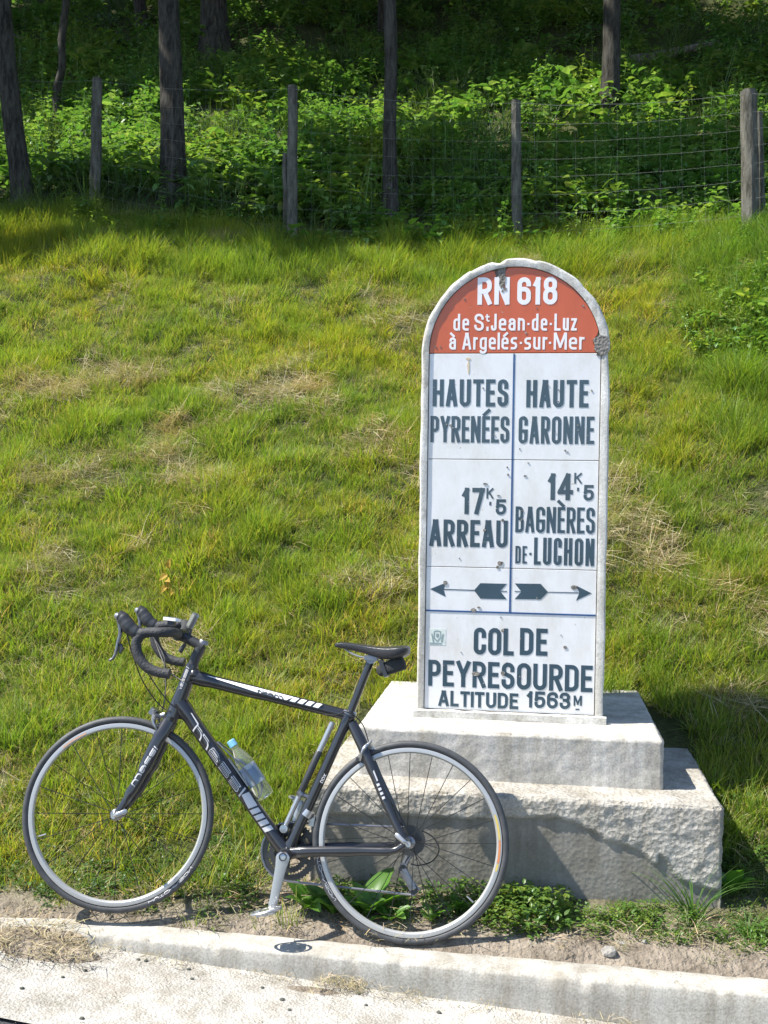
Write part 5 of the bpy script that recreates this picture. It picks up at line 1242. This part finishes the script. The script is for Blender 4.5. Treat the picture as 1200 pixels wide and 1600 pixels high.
def tree(px, py, Y, tops, wpx, label, cr_=(5.2, 1.0), limbs=4, mat='bark', crown=True, k0=None, base=None, coff=None):
    """tops: photo pixels the trunk passes through, from the foot upwards"""
    q = base or ground(px, py, Y-1.2)
    if Y: 
        p_ = onY(px, py, Y); q = Vector((p_.x, Y, H(p_.x, Y)))
    t_ = thing('tree', label, 'tree', q, 'trees of the wood behind the fence')
    ctr = [Vector((0, 0, -.3))]+[onY(x, y, q.y)-q for x, y in tops]
    ctr[0].x = ctr[1].x*0
    last_ = ctr[-1]; dirn = (ctr[-1]-ctr[-2]).normalized(); top = last_+dirn*max(1.5, 7.5-last_.z); top.z = max(top.z, 7.); ctr.append(top)
    path = catmull(ctr, 8); m = len(path); n = 16; vs = []; r0 = wpx/2*q.y/FPX
    sd_ = U(0, 99)
    for i, c in enumerate(path):
        hh = max(0, c.z); rr_ = r0*(1+.45*math.exp(-hh*3.2))*(1-.055*hh)
        for k_ in range(n):
            an = 2*math.pi*k_/n; e_ = 1+.10*noise.noise(Vector((math.cos(an)*1.6, math.sin(an)*1.6, c.z*.9+sd_)))+.05*noise.noise(Vector((math.cos(an)*5, math.sin(an)*5, c.z*4+sd_)))
            vs.append(c+Vector((math.cos(an), math.sin(an), 0))*max(.02, rr_)*e_)
    mb = MB(); mb.add(vs, [(i*n+k_, i*n+(k_+1) % n, (i+1)*n+(k_+1) % n, (i+1)*n+k_) for i in range(m-1) for k_ in range(n)])
    tr_ = obj('trunk', mb.mesh('trunk'), M[mat], t_)
    cz = ctr[-1]+Vector((0, 0, -.2))
    for i in range(limbs):
        a = 2.4*i+sd_; lm = MB(); s0 = random.choice([q_ for q_ in path[:-2] if q_.z > 5.0] or [path[-3]])
        lm.tube(catmull([s0, s0+Vector((math.cos(a)*.7, math.sin(a)*.7, .6)), s0+Vector((math.cos(a)*1.7, math.sin(a)*1.7, 1.3))], 4), [r0*.35]*4+[r0*.22]*4+[r0*.1], 7); obj('limb', lm.mesh('limb'), M[mat], tr_)
    if crown:  # unseen crowns, shifted and sized to place shade and sun patches below
        if coff: cr_ = (0, coff[2])
        elif q.y < 16: cr_ = (0, .62)
        elif q.y > 20: cr_ = (0, .5)
        c_ = obj('crown', CW[int(sd_) % 2], None, t_); c_.location = cz+(Vector((coff[0], coff[1], .3)) if coff else Vector((.5 if q.y < 16 else 0, 0, .3))); c_.rotation_euler = (0, 0, sd_); c_.scale = (cr_[1],)*3
    return t_
tree(36, 300, 10.9, [(34, 285), (22, 200), (10, 90), (2, 0)], 33, 'leaning grey trunk at the far left edge in front of the fence line')
tree(272, 322, 11.3, [(272, 300), (270, 200), (267, 100), (263, 0)], 38, 'thick dark straight trunk just left of the second fence post')
tree(90, 185, 15.0, [(91, 175), (88, 145), (97, 105), (97, 60), (104, 0)], 13, 'thin crooked pale trunk between the two left trunks', limbs=2, coff=(1.4, 3.6, 1.2))
tree(610, 318, 11.2, [(610, 300), (609, 200), (611, 90), (609, 0)], 22, 'slim straight trunk above the middle of the bank with pale split bark')
tree(952, 180, 15.2, [(952, 170), (955, 90), (956, 0)], 27, 'dark trunk standing right of centre above the bank', coff=(-2.4, 2.2, 1.45))
tree(728, 64, 23, [(728, 50), (726, 20), (733, -10)], 22, 'short visible pale trunk at the top above the road marker', mat='bark')
tree(336, 130, 19, [(338, 110), (335, 40), (333, -20)], 42, 'broad almost black trunk right of the thick dark one', coff=(1.8, -.4, 1.15))
tree(226, 95, 21, [(230, 80), (222, 30), (214, -20)], 20, 'dark trunk partly hidden just left of the thick dark one')
tree(475, 86, 22, [(476, 70), (475, 10)], 13, 'thin distant black trunk near the top centre-left')
tree(596, 92, 21, [(597, 80), (596, 0)], 12, 'thin dark trunk just behind the slim pale one', limbs=2)
tree(704, 36, 25, [(704, 28), (706, -10)], 8, 'very thin pale trunk left of the short pale one', limbs=2)
tree(850, 26, 25.5, [(850, 16), (849, -10)], 15, 'distant dark trunk at the top above the marker right side')
tree(1153, 40, 23.5, [(1153, 25), (1156, -10)], 22, 'dark trunk at the top right corner')
tree(1010, 14, 29, [(1010, 4), (1010, -20)], 12, 'far trunk barely showing at the top right of centre')
tree(410, 40, 27, [(411, 28), (413, -20)], 16, 'far dark trunk near the top between the centre-left trunks')
# neighbours of the same wood, outside the frame, placed so their crowns shade it
def canopy(x, y, h, s, lab, z_up=0):
    t_ = thing('tree', lab, 'tree', (x, y, H(x, y)), 'trees of the wood behind the fence')
    mb = MB(); mb.tube([(0, 0, -.3), (0, 0, 1), (.1, .05, h*.6), (.0, .1, h)], [.22, .17, .13, .05], 10); obj('trunk', mb.mesh('trunk'), M['bark'], t_)
    c_ = obj('crown', random.choice(CR), None, t_); c_.location = (0, 0, h+.3); c_.rotation_euler = (0, 0, U(0, 6)); c_.scale = (s,)*3
CAN = [(-7.7, 9.35, 6.3, .42), (-6.3, 9.3, 6.2, .40), (-5.75, 9.2, 7.6, .42), (-9.3, 9.6, 6.6, .42)]  # small crowns added left of view to darken the strip at the fence
for x, y in ((-13.5, 12.2), (-11.2, 16.2), (-14.5, 17.0), (-13.0, 20.0), (-17.5, 21), (-16, 24.5), (-19.5, 26.5), (-19, 31), (5.2, 13.4), (5.8, 17.6), (8.0, 21), (9.2, 26), (11, 31), (7.4, 15.6)): CAN.append((x, y, U(6.2, 7), 1.25))
for yy in (34.5, 39, 44):
    x = -.62*yy
    while x < .34*yy+1: CAN.append((x+U(-.8, .8), yy+U(-.7, .7), U(5.5, 7), 1.6)); x += 5.2
for i, (x, y, h, s) in enumerate(CAN):
    e_ = (y-CAM.y); canopy(x, y, h, s, 'unseen tree of the wood placed so its leafy crown shades the ground in view')

# ------------------------------------------------------------------ fallen wood, stones, litter
def log(pts_, r, name, label, cat, mat='deadwood'):
    P3 = [ground(*p) for p in pts_]; o0 = P3[0]; P3 = [p+Vector((0, -.05, r*.9+.05))-o0 for p in P3]; mb = MB(); c_ = catmull(P3, 6)
    mb.tube([q+Vector((0, 0, .03*noise.noise(q*2))) for q in c_], [r*(1-.3*i/len(c_))*(1+.2*noise.noise(Vector((i*.5, r, 0)))) for i in range(len(c_))], 12); o = obj(name, mb.mesh(name), M[mat], None, loc=o0); o['label'] = label; o['category'] = cat
log([(985, 112), (1040, 100), (1122, 86)], .10, 'fallen_log', 'pale fallen log lying in the undergrowth right of the dark trunk', 'log')
log([(155, 236), (205, 238), (250, 242)], .045, 'fallen_branch', 'thin pale fallen branch between the first fence post and the thick trunk', 'branch')
log([(100, 78), (140, 77), (185, 80)], .07, 'fallen_branch', 'grey fallen branch on the dark slope beside the thin crooked trunk', 'branch')
log([(20, 62), (60, 82), (95, 92)], .05, 'fallen_branch', 'slanting grey dead branch at the top left of the wood', 'branch')
log([(308, 280), (330, 290), (352, 292)], .03, 'fallen_branch', 'short pale stick right of the thick trunk at the fence', 'branch')
stone_m = plain('grey_stone', (.24, .225, .20), .9, bump=.6, bscale=80, var=.25, vscale=25); dark_st = plain('dark_pebble', (.07, .075, .06), .9, bump=.5, bscale=120)
def stone(name, px, py, Z, r, mat, label, group=None, sz=.6, cat='stone'):
    q = onZ(px, py, Z) if Z is not None else ground(px, py); bm_ = bmesh.new(); bmesh.ops.create_icosphere(bm_, subdivisions=2, radius=1)
    for v in bm_.verts: k = 1+.35*noise.noise(v.co*1.3+Vector((px, py, 0))); v.co = Vector((v.co.x*k*r, v.co.y*k*r*.8, v.co.z*k*r*sz))
    me = bpy.data.meshes.new(name); bm_.to_mesh(me); bm_.free(); o = obj(name, me, mat, None, loc=q+Vector((0, 0, r*sz*.4))); o['label'] = label; o['category'] = cat
    if group: o['group'] = group
stone('stone', 952, 1490, None, .026, stone_m, 'angular grey stone on the soil behind the kerb right of the bicycle', sz=.7)
stone('stone', 972, 1477, None, .014, stone_m, 'small grey stone just behind the angular one', sz=.7)
stone('stone', 1008, 1473, None, .012, stone_m, 'small pale stone below the right part of the plinth', sz=.6)
stone('stone', 522, 1533, -.10, .014, stone_m, 'rounded grey stone in the straw litter against the kerb', sz=.8)
def zg(px, py):
    z = -.1
    for _ in range(6): q = onZ(px, py, z); z = zrl(q.x, q.y)
    return z
for px, py in [(34, 1545), (98, 1527), (150, 1496), (216, 1500), (228, 1502), (295, 1515), (410, 1544), (452, 1579), (133, 1517), (128, 1592), (300, 1530), (572, 1571), (441, 1563), (686, 1583), (560, 1553)]:
    stone('pebble', px, py, zg(px, py), U(.005, .009), dark_st, 'small dark pebble lying on the concrete gutter', 'dark pebbles on the gutter', .6, 'pebble')
# straw and grit lying on the gutter, the kerb foot and the soil
lit = [piece('l', (lambda b: b)(strawm(9, .02, .075, .05)).mesh('litter', M['straw'])) for _ in range(3)]
gm = []
for i in range(3):
    b = PB()
    for _ in range(14):
        c = Vector((U(-.05, .05), U(-.05, .05), .001)); r_ = U(.001, .0035); n0 = len(b.v); cc = random.choice([(.24, .2, .15), (.38, .35, .3), (.14, .11, .08)])
        for k_ in range(4): b.v.append(tuple(c+Vector((r_*math.cos(k_*1.57)*U(.7, 1.3), r_*math.sin(k_*1.57)*U(.7, 1.3), 0)))); b.c.append((*cc, 1))
        b.v.append(tuple(c+Vector((0, 0, r_*1.1)))); b.c.append((*cc, 1)); b.f += [(n0+k_, n0+(k_+1) % 4, n0+4) for k_ in range(4)]
    gm.append(piece('g', b.mesh('grit', M['straw'])))
P = []; Rr = []; Sc = []; Ix = []; Sh = []
def putz(x, y, z, kind, s, sh=.5): P.append((x, y, z)); Rr.append((0, 0, U(0, 6.28))); Sc.append(s); Ix.append(kind); Sh.append(sh)
for _ in range(150):                                  # along the foot of the kerb
    x = U(-1.9, 1.1); y = 3.385+kb(x)-abs(random.gauss(0, .018)); putz(x, y, zrl(x, y)+.002, random.randint(0, 5), U(.4, .8))
for _ in range(150):                                  # heap at the left end, and the small pile further right
    p_ = onZ(U(-30, 130), U(1446, 1500), -.01); putz(p_.x, p_.y, max(zrl(p_.x, p_.y), -.03)+U(.002, .02), random.randint(0, 5), U(.5, 1.2))
for _ in range(130):
    p_ = onZ(random.gauss(535, 26), random.gauss(1548, 9), -.12); putz(p_.x, p_.y, zrl(p_.x, p_.y)+U(.001, .015), random.choice([0, 1, 2, 2, 3, 4]), U(.35, .8))
for _ in range(130): x = U(-2.2, 1.2); y = U(2.85, 3.36); putz(x, y, zrl(x, y)+.003, random.randint(3, 5), U(.4, .9))
for _ in range(520):
    x = U(-1.9, 1.35); y = U(3.54, 3.80) if U(0, 1) < .6 else U(3.56, 4.35)
    if y > 3.8 and not (-1.02 < x < -.45): continue
    putz(x, y, H(x, y)+.003, random.randint(0, 5), U(.5, 1.15), U(.3, .7))
for _ in range(25): x = U(-1.8, 1.2); y = U(3.42, 3.51)+kb(x); putz(x, y, .003, random.randint(3, 5), U(.3, .6))
scatter('litter', P, Rr, Sc, Ix, Sh, lit+gm, label='dry straw bits and grit strewn along the kerb and bare soil')
# soft heap of washed-in soil over the left end of the kerb, and the smear under the straw pile
def heap(name, px, py, rx_, ry_, h, label):
    c = onZ(px, py, zg(px, py)); bm_ = MB(); n, m = 26, 9; vs = [(0, 0, h)]
    for j in range(1, m+1):
        for i in range(n):
            a = 2*math.pi*i/n; rr_ = j/m*(1+.25*noise.noise(Vector((math.cos(a)*1.5, math.sin(a)*1.5, px)))); x, y = rx_*rr_*math.cos(a), ry_*rr_*math.sin(a)
            z0 = (zrl(c.x+x, c.y+y)-c.z) if c.y+y < 3.395+kb(c.x+x) else -c.z
            vs.append((x, y, z0-.003+max(0, h*(math.cos(math.pi/2*j/m)**1.3))+.006*noise.noise(Vector((x*30, y*30, px)))*(1-j/m)+(.004*(j < m))))
    fs = [(0, 1+i, 1+(i+1) % n) for i in range(n)]+[(1+(j-1)*n+i, 1+j*n+i, 1+j*n+(i+1) % n, 1+(j-1)*n+(i+1) % n) for j in range(1, m) for i in range(n)]
    o = obj(name, mkmesh(name, vs, fs, True), M['soil'], None, loc=c, kind='stuff'); o['label'] = label
heap('soil_heap', 52, 1478, .24, .10, .028, 'washed-in soil and straw heaped over the low left end of the kerb')
heap('soil_heap', 490, 1548, .10, .022, .003, 'thin patch of washed-in soil against the foot of the kerb')
